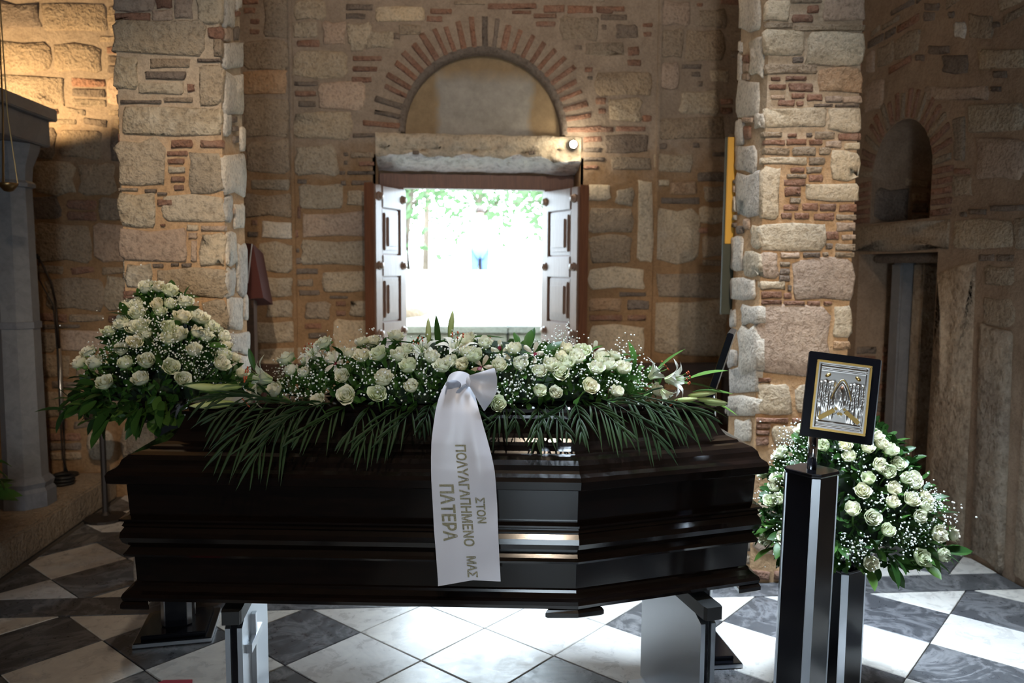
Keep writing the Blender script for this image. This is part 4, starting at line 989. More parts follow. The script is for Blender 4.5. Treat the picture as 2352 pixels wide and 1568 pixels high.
LEAVES = [leaf_mesh(.075, .017), leaf_mesh(.06, .015, .3, .1), leaf_mesh(.085, .014, .2, .4)]
LEAVES2 = [leaf_mesh(.07, .015, .3, .3, mat='leaf2'), leaf_mesh(.055, .014, .25, .1, mat='leaf2')]
LONG = [leaf_mesh(.17, .012, .3, .25, 7, 'leaf', 'lily_leaf'), leaf_mesh(.13, .016, .2, -.05, 7, 'leaf', 'lily_leaf'), leaf_mesh(.13, .016, .25, .15, 7, 'leaf2', 'lily_leaf')]
def lily_mesh():
    mb = MB()
    for i in range(6):
        a = i*math.pi/3; w_ = .017 if i % 2 else .013; L = .095; V = []; Fc = []
        for j in range(8):
            v = j/7; ww = w_*math.sin(math.pi*(.12+.86*v))**.8 if j < 7 else .0005
            rr_ = .006+.055*v**2.0+.012*v; zz = .075*v-.050*max(0, v-.62)**1.3*2.2
            c, s_ = math.cos(a), math.sin(a)
            for u in (-1, 0, 1): V.append((rr_*c-s_*u*ww, rr_*s_+c*u*ww, zz+.003*abs(u)*math.sin(math.pi*v)))
        for j in range(7):
            for u in range(2): p = j*3+u; Fc.append((p, p+1, p+4, p+3))
        mb.add(V, Fc)
    return mesh('lily_bloom', mb.V, mb.F, M['lily'], True)
LILY = lily_mesh()
sm = MB()
for i in range(6):
    a = i*1.047+.3; sm.tube([(0, 0, .01), (.008*math.cos(a), .008*math.sin(a), .05), (.02*math.cos(a), .02*math.sin(a), .078)], .0009, 4)
STAM = mesh('stamens', sm.V, sm.F, M['stem'])
an = MB()
for i in range(6):
    a = i*1.047+.3; an.box((.02*math.cos(a)-.002, .02*math.sin(a)-.005, .077), (.02*math.cos(a)+.002, .02*math.sin(a)+.005, .081))
ANTH = mesh('anthers', an.V, an.F, M['anther'])
bm_ = MB(); bm_.lathe([(.002, 0), (.007, .012), (.0105, .04), (.0095, .065), (.005, .09), (.001, .102)], 9); BUD = mesh('lily_bud', bm_.V, bm_.F, M['bud'], True)
om = MB()
for i in range(5): petal_patch(om, i*1.257+.3, .002, .032, .012, .42, .004, 0, 4, 4, point=.006)
ORCH = mesh('orchid_bloom', om.V, om.F, M['orchid'], True)
ol = MB(); petal_patch(ol, -1.57, .001, .012, .016, .8, .004, .0, 4, 4); OLIP = mesh('orchid_lip', ol.V, ol.F, M['orchid_lip'], True)

def face(dirv, spin=0.0):
    """matrix turning local +Z to dirv"""
    return dirv.to_track_quat('Z', 'Y').to_matrix().to_4x4() @ Matrix.Rotation(spin, 4, 'Z')
def place(name, me, parent, loc, M4, s=1.0):
    o = obj(name, me, parent); o.matrix_local = Matrix.Translation(loc) @ M4 @ Matrix.Diagonal((s, s, s, 1)); return o

class Mound:
    """a surface that flowers sit on, given by f(point) < 0 inside"""
    def __init__(s, f): s.f = f
    def hit(s, px, py, t0, t1):
        d = ray(px, py); best = None
        for i in range(260):
            tt = t0+(t1-t0)*i/259; p = EYEV+d*tt; v = s.f(p)
            if v < 0: return p
            if best is None or v < best[0]: best = (v, p)
        return best[1]
    def normal(s, p, e=.004):
        g = Vector((s.f(p+Vector((e, 0, 0)))-s.f(p-Vector((e, 0, 0))), s.f(p+Vector((0, e, 0)))-s.f(p-Vector((0, e, 0))), s.f(p+Vector((0, 0, e)))-s.f(p-Vector((0, 0, e)))))
        return g.normalized()
def add_rose(parent, p, nrm, rg, size, out=.012):
    d = (nrm + Vector((rg.uniform(-.45, .45), rg.uniform(-.3, .25), rg.uniform(-.1, .75)))).normalized()
    o = place('rose', rg.choice(ROSES), parent, p-parent.location+nrm*(out-.012), face(d, rg.uniform(0, 6)), size*1.03*rg.uniform(.85, 1.12))
    place('calyx', SEPAL, o, Vector((0, 0, 0)), Matrix.Identity(4)); return o
def gyp(parent, pts, rg, mound, n_each, spread):
    """baby's breath: sprays of tiny round blossoms on hair-thin stems"""
    mb = MB(); st = MB(); ico = []
    t_ = (1+5**.5)/2
    iv = [Vector(v).normalized() for v in [(-1,t_,0),(1,t_,0),(-1,-t_,0),(1,-t_,0),(0,-1,t_),(0,1,t_),(0,-1,-t_),(0,1,-t_),(t_,0,-1),(t_,0,1),(-t_,0,-1),(-t_,0,1)]]
    fc = [(0,11,5),(0,5,1),(0,1,7),(0,7,10),(0,10,11),(1,5,9),(5,11,4),(11,10,2),(10,7,6),(7,1,8),(3,9,4),(3,4,2),(3,2,6),(3,6,8),(3,8,9),(4,9,5),(2,4,11),(6,2,10),(8,6,7),(9,8,1)]
    for p, nn in pts:
        root = p-nn*.04
        for _ in range(n_each):
            q = p+Vector((rg.gauss(0, spread), rg.gauss(0, spread), rg.gauss(0, spread)))+nn*rg.uniform(.0, .035)
            r_ = rg.uniform(.0018, .0038)
            mb.add([q+v*r_ for v in iv], fc)
            st.add([root, root+Vector((.0008, 0, 0)), q], [(0, 1, 2)])
    o = MB.build(mb, 'gypsophila_blossoms', M['gyp'], parent, True, kind='stuff'); o.location = -parent.location
    s_ = MB.build(st, 'gypsophila_stems', M['stem'], parent, kind='stuff'); s_.location = -parent.location
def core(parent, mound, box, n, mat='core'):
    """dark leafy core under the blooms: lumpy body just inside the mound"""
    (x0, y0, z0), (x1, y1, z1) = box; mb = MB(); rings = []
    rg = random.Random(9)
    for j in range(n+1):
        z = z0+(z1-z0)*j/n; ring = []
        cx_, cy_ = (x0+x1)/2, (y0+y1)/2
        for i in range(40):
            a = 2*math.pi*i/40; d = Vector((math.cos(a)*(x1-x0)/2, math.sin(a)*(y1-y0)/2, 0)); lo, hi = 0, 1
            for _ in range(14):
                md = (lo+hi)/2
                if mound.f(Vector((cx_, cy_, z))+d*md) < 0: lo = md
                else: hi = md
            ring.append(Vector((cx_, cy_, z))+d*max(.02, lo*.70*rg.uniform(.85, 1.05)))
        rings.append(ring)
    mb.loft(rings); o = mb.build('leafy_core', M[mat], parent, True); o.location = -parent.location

def filler(parent, mound, sample, n, rg, mat='leaf', L0=.022, L1=.05):
    """small dark leaves and sprigs filling the mass between the blooms"""
    V = []; Fc = []
    for _ in range(n):
        p = sample(rg); nn = mound.normal(p); d = (nn*.7+Vector((rg.gauss(0, .7), rg.gauss(0, .7), rg.gauss(0, .6)))).normalized()
        w_ = d.cross(Vector((rg.gauss(0, 1), rg.gauss(0, 1), rg.gauss(0, 1)))).normalized(); L = rg.uniform(L0, L1); q = p-nn*.01; n0 = len(V); f_ = nn*L*.12
        V += [q, q+d*L*.35+w_*L*.24+f_, q+d*L*.75+w_*L*.19+f_, q+d*L, q+d*L*.75-w_*L*.19+f_, q+d*L*.35-w_*L*.24+f_, q+d*L*.5]
        Fc += [(n0, n0+1, n0+6), (n0+1, n0+2, n0+6), (n0+2, n0+3, n0+6), (n0+3, n0+4, n0+6), (n0+4, n0+5, n0+6), (n0+5, n0, n0+6)]
    o = obj('small_foliage', mesh('small_foliage', V, Fc, M[mat], True), parent, kind='stuff'); o.location = -parent.location

# ---------------------------------------------------------------- spray on the coffin lid
SPX, SPY, SPZ, SPA, SPB, SPC = .095, 2.66, 1.118, .70, .265, .205
def f_spray(p):
    x = (p.x-SPX)/SPA; y = (p.y-SPY)/SPB; z = (p.z-(SPZ-.015))/(SPC*(1-.35*abs(x)**2))
    return (abs(x)**2.4+abs(y)**2.2+abs(z)**2.0)-1
ms_ = Mound(f_spray)
SP = empty('coffin_spray', (SPX, SPY, SPZ), 'long spray of white roses, lilies and palm on the coffin lid', 'flower spray')
rg = random.Random(21)
core(SP, ms_, ((SPX-SPA, SPY-SPB, SPZ+.002), (SPX+SPA, SPY+SPB, SPZ+SPC*.95)), 9)
c1 = [(720,530),(870,645),(630,790),(995,885),(1060,385),(1140,510),(1215,660),(1265,480),(1250,840),(1385,500),(1395,370),(1520,830),(1540,480),(1500,370),(1570,705),(1700,500),(1675,330),(1780,440),(1810,590),(1825,765),(1985,510),(2105,590),(2190,540),(750,640),(2330,470),(2300,560)]
c2 = [(315,540),(480,530),(645,590),(740,540),(810,590),(880,530),(820,470),(950,480),(1020,430),(870,410),(1180,490),(1130,570),(1270,470),(1345,570),(1065,710),(1290,765),(1615,735),(635,745),(790,760),(285,840),(450,410),(1230,540),(60,340),(190,360),(50,440),(100,470)]
K4, K5 = 600/2352, 640/2352
pts_s = [(480+x*K4, 700+y*K4) for x, y in c1]+[(1060+x*K5, 700+y*K5) for x, y in c2]
for px, py in pts_s:
    p = ms_.hit(px, py, 2.2, 3.0); n_ = ms_.normal(p); add_rose(SP, p, (n_+Vector((0, -.25, .1))).normalized(), rg, 1.0 if py < 880 else .98)
for i in range(16):       # the far side of the spray
    a = R(rg.uniform(20, 160)); e = rg.uniform(.25, .8)
    p = Vector((SPX+SPA*math.cos(a)*.85, SPY+SPB*math.sin(a)*.9*math.cos(e), SPZ+SPC*math.sin(e)*.8)); add_rose(SP, p, ms_.normal(p), rg, 1.0)
gp = []
for px, py in [(700,870),(690,905),(735,880),(720,845),(745,825),(790,845),(830,850),(860,880),(900,860),(960,820),(965,860),(1010,835),(1035,815),(1060,830),(905,900),(985,890),(1180,880),(1200,860),(1150,830),(1215,890),(1240,850),(1255,815),(1310,870),(1345,860),(1390,890),(1440,840),(1460,870),(1465,890),(1425,815),(1270,790),(1290,780),(1330,815),(850,790),(770,815),(1090,820),(640,860),(660,880),(1180,900),(1130,905),(1225,835)]:
    p = ms_.hit(px, py, 2.2, 3.0); gp.append((p, ms_.normal(p)))
gyp(SP, gp, rg, ms_, 34, .024)
for i in range(150):      # rose foliage between the blooms
    a = rg.uniform(0, 2*math.pi); e = rg.uniform(.0, 1.35); rr_ = rg.uniform(.80, .98)
    p = Vector((SPX+SPA*math.cos(a)*math.cos(e)*rr_, SPY+SPB*math.sin(a)*math.cos(e)*rr_, SPZ+SPC*math.sin(e)*.85*rr_))
    n_ = ms_.normal(p); d = (n_*.8+Vector((rg.uniform(-1, 1), rg.uniform(-1, .6), rg.uniform(-.4, .5)))).normalized()
    q_ = d.to_track_quat('X', 'Z').to_matrix().to_4x4(); place('rose_leaf', rg.choice(LEAVES), SP, p-SP.location, q_ @ Matrix.Rotation(rg.uniform(-.8, .8), 4, 'X'), rg.uniform(.7, 1.1))
def smp(rg):
    a = rg.uniform(0, 2*math.pi); e = rg.uniform(0, 1.4); rr_ = rg.uniform(.72, .95)
    return Vector((SPX+SPA*math.cos(a)*math.cos(e)*rr_, SPY+SPB*math.sin(a)*math.cos(e)*rr_, SPZ+.01+SPC*math.sin(e)*.82*rr_))
filler(SP, ms_, smp, 2200, rg)
def lily(parent, p, d, s=1.0):
    o = place('lily', LILY, parent, p-parent.location, face(d.normalized(), rg.uniform(0, 1)), s); place('stamens', STAM, o, Vector((0, 0, 0)), Matrix.Identity(4)); place('anthers', ANTH, o, Vector((0, 0, 0)), Matrix.Identity(4))
def onm(px, py, off=0.0):
    p = ms_.hit(px, py, 2.2, 3.0); return p+ms_.normal(p)*off
lily(SP, onY(625, 872, 2.46), Vector((-.85, -.35, .25)), 1.0)
lily(SP, onY(600, 895, 2.48), Vector((-.6, -.2, -.5)), .75)
lily(SP, onm(722, 812, -.02), Vector((-.3, -.5, .7)), .75)
lily(SP, onY(1048, 820, 2.55), Vector((.05, -.35, .95)), 1.0)
lily(SP, onY(1095, 815, 2.66), Vector((.5, -.2, .6)), .9)
lily(SP, onY(1490, 868, 2.50), Vector((.8, -.1, .65)), .85)
lily(SP, onY(1528, 872, 2.44), Vector((.55, -.35, .1)), .95)
lily(SP, onY(1520, 895, 2.46), Vector((.5, -.3, -.6)), .7)
lily(SP, onm(975, 808, -.02), Vector((-.3, -.4, .8)), .85)
for px, py, dx, dz, s in ((984, 797, .0, 1, .95), (1032, 780, .12, 1, .95), (1600, 916, .98, -.12, 1.0), (1580, 908, .9, .1, .9), (1618, 926, 1, -.05, .7), (520, 893, -1, .12, 1.2), (555, 888, -1, .0, 1.1), (540, 925, -1, -.05, 1.3), (1548, 920, 1, .1, .8)):
    Yb = 2.60 if py < 820 else 2.47
    place('lily_bud', BUD, SP, onY(px, py, Yb)-SP.location, face(Vector((dx, -.1, dz)).normalized()), s)
for px, py, dx, dz, k_ in ((1010, 812, -.05, 1, 1), (990, 800, -.9, .35, 0), (1040, 785, .9, .3, 0), (1580, 870, .9, .35, 2), (1590, 900, .9, .1, 2), (1610, 915, .85, -.25, 2), (1560, 920, .95, -.1, 0), (585, 850, -.2, 1, 1), (540, 880, -.95, .2, 0), (560, 905, -1, -.1, 2), (640, 880, -.8, .2, 0), (1500, 860, .5, .6, 2), (1545, 880, .95, .05, 0)):
    Yb = 2.60 if py < 830 and 900 < px < 1100 else 2.48
    d = Vector((dx, -.15, dz)).normalized(); q_ = d.to_track_quat('X', 'Z').to_matrix().to_4x4()
    place('lily_leaf', LONG[k_], SP, onY(px, py, Yb)-SP.location, q_ @ Matrix.Rotation(R(70 if dz > .9 else 10), 4, 'X'), .55 if px == 585 else 1.0)
for px, py in ((1150, 808), (1108, 842), (1225, 812), (1365, 808), (830, 800), (770, 835)):
    p = onm(px, py, .0); o = place('orchid', ORCH, SP, p-SP.location, face(Vector((rg.uniform(-.4, .6), -.8, .35)).normalized(), rg.uniform(0, 6)), 1.05); place('orchid_lip', OLIP, o, Vector((0, 0, .004)), Matrix.Identity(4), 1.1)

def frond(parent, root, mid, tip, nleaf, L, wid=.0080, spread=.75, seed=0):
    """one feather palm frond: curved midrib with long narrow drooping leaflets"""
    rg_ = random.Random(seed); mb = MB(); nleaf = max(6, int(nleaf*.62)); L *= .88
    B = lambda t_: root*(1-t_)**2+mid*2*t_*(1-t_)+tip*t_*t_
    mb.tube([B(i/8) for i in range(9)], .0025, 5, .0008)
    def lay(q):
        if q.z > .93: q.y = min(q.y, 2.285+.105*max(0, min(1, (q.z-.95)/.17))+.075*abs(q.x-.39)-rg_.uniform(0, .012))
        if abs(q.x-.08) < .16: q.y = max(q.y, 2.335)
        return q
    for i in range(nleaf):
        t_ = .10+.90*i/(nleaf-1); p = B(t_); tg = (B(min(1, t_+.03))-B(t_-.03)).normalized()
        sd = tg.cross(Vector((0, -1, .25))).normalized()
        for s_ in (-1, 1):
            if rg_.random() < .08: continue
            LL = L*math.sin(math.pi*(.25+.58*t_))*rg_.uniform(.75, 1.2); sp = spread*rg_.uniform(.5, 1.05)*(1-.45*t_)
            d = (tg*(1-sp*.4)+sd*s_*sp+Vector((0, -.10, -.08))).normalized(); dr = rg_.uniform(.15, .5)
            pts = [lay(p+d*LL*f+Vector((0, 0, -dr*LL*f*f))) if f else p for f in (0, .25, .5, .75, 1)]
            w_ = d.cross(Vector((0, -1, .2))).normalized()*wid*.5*rg_.uniform(.8, 1.2); cr = Vector((0, -.0022, 0))
            V = [pts[0]]
            for f, k_ in zip((.7, 1.0, .75), (1, 2, 3)): V += [pts[k_]+w_*f, pts[k_]+cr, pts[k_]-w_*f]
            V.append(pts[4])
            mb.add(V, [(0, 1, 2), (0, 2, 3), (1, 4, 5, 2), (2, 5, 6, 3), (4, 7, 8, 5), (5, 8, 9, 6), (7, 10, 8), (8, 10, 9)])
    o = mb.build('palm_frond', M['palm'], parent, True); o.location = -parent.location; return o
FR = [((700,925),(600,930),(512,1035),16,.17),((705,930),(590,905),(500,955),14,.15),((715,930),(640,960),(585,1055),15,.16),((760,925),(690,930),(625,990),13,.12),((800,930),(760,950),(690,1000),12,.11),((850,930),(840,950),(790,1010),10,.10),((930,930),(890,940),(825,1020),14,.12),((960,930),(940,950),(880,1005),11,.11),((990,925),(985,940),(965,985),9,.09),((1165,930),(1150,945),(1115,1000),10,.10),((1180,930),(1190,950),(1180,985),9,.08),((1235,930),(1240,950),(1232,1005),10,.10),((1250,930),(1270,945),(1300,990),10,.09),((1320,925),(1330,940),(1335,990),11,.10),((1345,920),(1390,940),(1430,990),13,.12),((1380,915),(1450,935),(1510,1010),15,.14),((1420,910),(1490,925),(1560,980),15,.13),((1450,905),(1540,920),(1620,955),15,.13),((1300,920),(1290,950),(1250,960),9,.09),((1080,930),(1100,945),(1110,975),8,.08),((640,915),(560,905),(480,915),13,.13)]
for i, (a, b_, c_, nl, L) in enumerate(FR):
    sl = .03*abs(onY(a[0], a[1], 2.4).x-.39)
    frond(SP, onY(a[0], a[1], 2.43+sl), onY(b_[0], b_[1], 2.35+sl), onY(c_[0], c_[1], 2.30+sl*1.6), nl, L, seed=i)

# ---------------------------------------------------------------- ribbon with lettering
sat, nt, b = newmat('white_satin_ribbon'); b.inputs['Base Color'].default_value = (.62, .62, .68, 1); b.inputs['Roughness'].default_value = .38
b.inputs['Sheen Weight'].default_value = .3; b.inputs['Specular IOR Level'].default_value = .6
bump(nt, b, noise(nt, pos(nt), 900, 2, .5), .05, .001); M['satin'] = sat
gl, nt, b = newmat('gold_glitter'); n_ = noise(nt, pos(nt), 900, 2, .6)
nt.links.new(ramp(nt, [(.4, (.20, .17, .09)), (.6, (.62, .58, .42))], n_), b.inputs['Base Color']); b.inputs['Metallic'].default_value = .8; b.inputs['Roughness'].default_value = .35; bump(nt, b, n_, .8, .002); M['glitter'] = gl
RB = empty('ribbon', onY(1076, 868, 2.36), 'white satin ribbon with gold Greek lettering hanging over the coffin', 'ribbon')
ROWS = [(862, 1036, 1074, 2.385), (875, 1026, 1082, 2.362), (892, 1016, 1087, 2.342), (915, 1007, 1093, 2.325), (945, 1000, 1101, 2.31), (980, 995, 1111, 2.298), (1015, 991, 1121, 2.288), (1050, 990, 1130, 2.283), (1080, 990, 1136, 2.281), (1110, 991, 1139, 2.283), (1160, 994, 1142, 2.288), (1220, 997, 1144, 2.290), (1280, 1002, 1147, 2.292), (1335, 1006, 1150, 2.293)]
def rib_row(y):
    for a, b_ in zip(ROWS[:-1], ROWS[1:]):
        if y <= b_[0]: break
    u = max(0, min(1.3, (y-a[0])/(b_[0]-a[0]))); return [a[i]+(b_[i]-a[i])*u for i in (1, 2, 3)]
def rib(s_, y):
    l, r, Y = rib_row(min(y, 1335)); fade = max(0, min(1, (y-862)/200))
    fold = .010*math.sin(s_*math.pi)*(1-.35*fade) + .0035*math.sin(s_*9+y*.018)*(1-fade*.6) + .0015*math.sin(y*.045+s_*3)
    fold += .012*max(0, 1-abs(s_-.78)/.25)*max(0, 1-abs(y-1040)/140)
    return onY(l+(r-l)*s_, y, Y-fold+.006*(1-s_))
V = []; Fc = []; NS, NR = 16, 60
for j in range(NR+1):
    for i in range(NS+1):
        s_ = i/NS; yend = 1346-14*min(1, s_/.55)+3*max(0, (s_-.55)/.45)
        V.append(rib(s_, 862+(yend-862)*j/NR)-RB.location)
for j in range(NR):
    for i in range(NS): p = j*(NS+1)+i; Fc.append((p, p+1, p+NS+2, p+NS+1))
tail_o = obj('ribbon_tail', mesh('ribbon_tail', V, Fc, sat, True), RB)
def surf(name, P, nu, parent):
    """P: list of rows of points"""
    V = [p-RB.location for r in P for p in r]; Fc = []
    for j in range(len(P)-1):
        for i in range(nu-1): q = j*nu+i; Fc.append((q, q+1, q+nu+1, q+nu))
    o = obj(name, mesh(name, V, Fc, sat, True), parent); sd = o.modifiers.new('sub', 'SUBSURF'); sd.levels = 2; sd.render_levels = 2; return o
# bow: right-hand flap with folds fanning from the knot, left-hand loop left open
def poly(pts, t_):
    n_ = len(pts)-1; i = min(int(t_*n_), n_-1); f = t_*n_-i; return [pts[i][k_]+(pts[i+1][k_]-pts[i][k_])*f for k_ in range(len(pts[0]))]
rows = []
for j in range(13):
    t_ = j/12; row = []
    for i in range(25):
        s_ = i/24; a_ = poly([(1077, 862), (1080, 874), (1079, 888)], s_); e_ = poly([(1136, 844), (1142, 868), (1141, 900), (1129, 922), (1112, 945)], s_)
        x = a_[0]+(e_[0]-a_[0])*t_; y = a_[1]+(e_[1]-a_[1])*t_
        Y = 2.318-.020*math.sin(math.pi*t_)-.011*math.sin(s_*math.pi*3.2+.6)*t_*(1.25-.6*t_)-.004*math.sin(s_*17)*t_*(1-t_)
        row.append(onY(x, y, Y))
    rows.append(row)
surf('bow_flap', rows, 25, RB)
rows = []
for j in range(9):
    t_ = j/8; row = []; cx_, cy_ = 1040+14*t_, 884-13*t_; rx_, ry_ = 17+9*t_, 12+7*t_
    for i in range(21):
        a_ = -math.pi*.15+1.55*math.pi*i/20
        row.append(onY(cx_-rx_*math.cos(a_)*(1 if math.cos(a_) > 0 else 1.15), cy_-ry_*math.sin(a_), 2.315+.045*t_+.004*math.sin(a_*3)))
    rows.append(row)
surf('bow_loop', rows, 21, RB)
k = MB(); kp = onY(1078, 876, 2.325)-RB.location; k.lathe([(.001, -.016), (.010, -.012), (.013, 0), (.010, .012), (.001, .016)], 10, M=Matrix.Translation(kp) @ Matrix.Diagonal((.8, .7, 1, 1))); k.build('knot', sat, RB, True)
# lettering, set sideways and reading downwards
def letters(txt, y0, y1, xb0, xt0, xb1, xt1):
    """text whose baseline runs from (xb0,y0) to (xb1,y1) in the frame, letter tops at xt"""
    cu = bpy.data.curves.new('txt', 'FONT'); cu.body = txt; cu.size = 1; cu.offset = .028; cu.resolution_u = 3
    to = bpy.data.objects.new('txt', cu); COL.objects.link(to); dg = bpy.context.evaluated_depsgraph_get(); dg.update()
    me = bpy.data.meshes.new_from_object(to.evaluated_get(dg)); bpy.data.objects.remove(to)
    xs = [v.co.x for v in me.vertices]; ys = [v.co.y for v in me.vertices]; x0, x1 = min(xs), max(xs); ytop = max(ys)
    for v in me.vertices:
        u = (v.co.x-x0)/(x1-x0); w_ = v.co.y/ytop; y = y0+(y1-y0)*u
        xb = xb0+(xb1-xb0)*u; xt = xt0+(xt1-xt0)*u; x = xb+(xt-xb)*w_
        l, r, Y = rib_row(min(y, 1335)); v.co = rib((x-l)/(r-l), y)-RB.location+Vector((0, -.0016, 0))
    me.materials.clear(); me.materials.append(gl); me.update()
    obj('lettering', me, tail_o)
letters('ΣΤΟΝ', 1142, 1201, 1092, 1113, 1098, 1118)
letters('ΠΟΛΥΑΓΑΠΗΜΕΝΟ', 1021, 1254, 1046, 1070, 1067, 1091)
letters('ΜΑΣ', 1277, 1325, 1072, 1093, 1075, 1098)
letters('ΠΑΤΕΡΑ', 1112, 1242, 1010, 1042, 1020, 1052)

# ---------------------------------------------------------------- the two standing arrangements
def arrangement(label, cx, cy, z0, ztop, Rb, prof, pts, seed, t0, t1, gpts, rs):
    A = empty('flower_arrangement', (cx, cy, z0), label, 'flower arrangement'); rg = random.Random(seed)
    H = ztop-z0
    def f(p):
        v = (p.z-z0)/H
        if v < 0: return max(math.hypot(p.x-cx, p.y-cy)-Rb*.9, -(p.z-z0)*1.0)/Rb
        if v > 1: return (math.hypot(p.x-cx, p.y-cy)+(p.z-ztop))/Rb
        return (math.hypot(p.x-cx, p.y-cy)-Rb*prof(v))/Rb
    mo = Mound(f)
    core(A, mo, ((cx-Rb*1.1, cy-Rb*1.1, z0+.05), (cx+Rb*1.1, cy+Rb*1.1, ztop-.03)), 10)
    for px, py in pts:
        p = mo.hit(px, py, t0, t1); n_ = mo.normal(p); add_rose(A, p, (n_+Vector((0, -.15, .25))).normalized(), rg, rs)
    for i in range(20):
        a = R(rg.uniform(15, 165)); v = rg.uniform(.25, .85); p = Vector((cx+Rb*prof(v)*math.cos(a), cy+Rb*.9*prof(v)*math.sin(a), z0+H*v)); add_rose(A, p, mo.normal(p), rg, rs)
    gg = []
    for px, py in gpts:
        p = mo.hit(px, py, t0, t1); gg.append((p, mo.normal(p)))
    for i in range(8):
        a = R(rg.uniform(10, 170)); v = rg.uniform(.1, .8); p = Vector((cx+Rb*prof(v)*math.cos(a), cy+Rb*prof(v)*math.sin(a), z0+H*v)); gg.append((p, mo.normal(p)))
    gyp(A, gg, rg, mo, 36, .030*rs)
    for i in range(120):
        a = rg.uniform(0, 2*math.pi); v = rg.random()**1.5*.95; rr_ = Rb*prof(v)*rg.uniform(.8, .98)
        p = Vector((cx+rr_*math.cos(a), cy+rr_*math.sin(a), z0+H*v)); n_ = mo.normal(p)
        d = (n_+Vector((rg.uniform(-.8, .8), rg.uniform(-.8, .8), rg.uniform(-.5, .6)))).normalized(); q_ = d.to_track_quat('X', 'Z').to_matrix().to_4x4()
        place('leaf', rg.choice(LEAVES), A, p-A.location, q_ @ Matrix.Rotation(rg.uniform(-1, 1), 4, 'X'), rg.uniform(.7, 1.1)*rs)
    def smp(r_):
        a = r_.uniform(0, 2*math.pi); v = r_.uniform(0, .95); q = Rb*prof(v)*r_.uniform(.68, .95); return Vector((cx+q*math.cos(a), cy+q*math.sin(a), z0+H*v))
    filler(A, mo, smp, 2000, rg)
    for i in range(175):      # broad skirt of foliage below the blooms
        a = rg.uniform(0, 2*math.pi); rr_ = Rb*rg.uniform(.55, .98); z = z0+H*rg.uniform(.0, .17)-(.03 if rr_ < Rb*.7 else 0)
        d = Vector((math.cos(a)+rg.uniform(-.4, .4), math.sin(a)+rg.uniform(-.4, .4), rg.uniform(-.7, .3))).normalized(); q_ = d.to_track_quat('X', 'Z').to_matrix().to_4x4()
        place('leaf', rg.choice(LEAVES if rg.random() < .62 else LEAVES2), A, Vector((rr_*math.cos(a), rr_*math.sin(a), z-z0)), q_ @ Matrix.Rotation(rg.uniform(-.9, .9), 4, 'X'), rg.uniform(.9, 1.35)*rs)
    k = MB(); k.lathe([(.075, -.065), (.085, -.06), (.10, .02), (.095, .05)], 16); k.build('container', M['black'], A, True)
    return A
K6 = 600/1568; K7 = 652/1800
LA = [(890,290),(945,280),(1010,310),(780,385),(845,380),(840,440),(960,380),(960,430),(1010,385),(1085,470),(1105,380),(1145,440),(1190,470),(1235,510),(800,525),(855,520),(760,490),(665,550),(815,610),(735,650),(890,565),(1010,525),(1015,595),(1080,570),(1165,555),(1220,575),(1315,570),(1350,640),(1335,695),(1165,665),(550,670),(505,735),(595,735),(775,740),(875,730),(1020,755),(1310,735),(1395,705),(635,860),(860,835),(1085,825),(1445,800)]
LG = [(905,340),(900,420),(940,500),(900,480),(1050,360),(1060,420),(950,560),(870,620),(920,640),(700,600),(650,640),(660,700),(990,640),(1090,620),(1230,650),(1260,600),(1110,760),(1180,760),(1210,800),(940,700),(1290,650),(760,700),(1130,720),(1300,610),(750,530),(880,590)]
la_p = lambda v: (1-v)**.62*.985+.10*(1-v*v)*0+.02
arrangement('tall cone of white roses in front of the left pillar', -1.125, 3.25, .995, 1.47, .36, lambda v: (1-v)**.80*.97+.03+.10*math.sin(math.pi*v)*.2, [(x*K6, 560+y*K6) for x, y in LA], 77, 2.6, 4.0, [(x*K6, 560+y*K6) for x, y in LG], 1.12)
RA = [(845,30),(880,75),(790,95),(665,80),(540,80),(930,115),(995,195),(865,205),(930,250),(815,295),(770,365),(945,345),(1025,285),(1085,285),(1105,330),(1070,420),(1150,410),(1155,465),(945,440),(825,530),(1120,520),(925,620),(1225,620),(1320,625),(1255,765),(1125,780),(810,795),(715,490),(410,550),(325,465),(270,410),(200,430),(310,290),(225,345),(285,655),(185,670),(240,300),(700,155),(430,390)]
RG = [(380,80),(350,130),(420,60),(480,60),(400,220),(330,230),(280,270),(780,190),(680,150),(860,380),(840,430),(1150,440),(1200,470),(1240,490),(1210,530),(1160,560),(1080,620),(1040,640),(990,600),(740,680),(780,700),(720,720),(360,700),(340,740),(380,820),(320,600),(1050,330),(1090,380),(1190,400),(170,400),(360,350),(310,370)]
arrangement('round dome of white roses on the floor stand at the right', 1.40, 2.60, .60, 1.055, .315, lambda v: (max(0, 1-v**1.9))**.55*(.90+.1*math.sin(math.pi*min(1, v*1.6)))+.02, [(1700+x*K7, 1000+y*K7) for x, y in RA], 78, 2.0, 3.4, [(1700+x*K7, 1000+y*K7) for x, y in RG], .92)

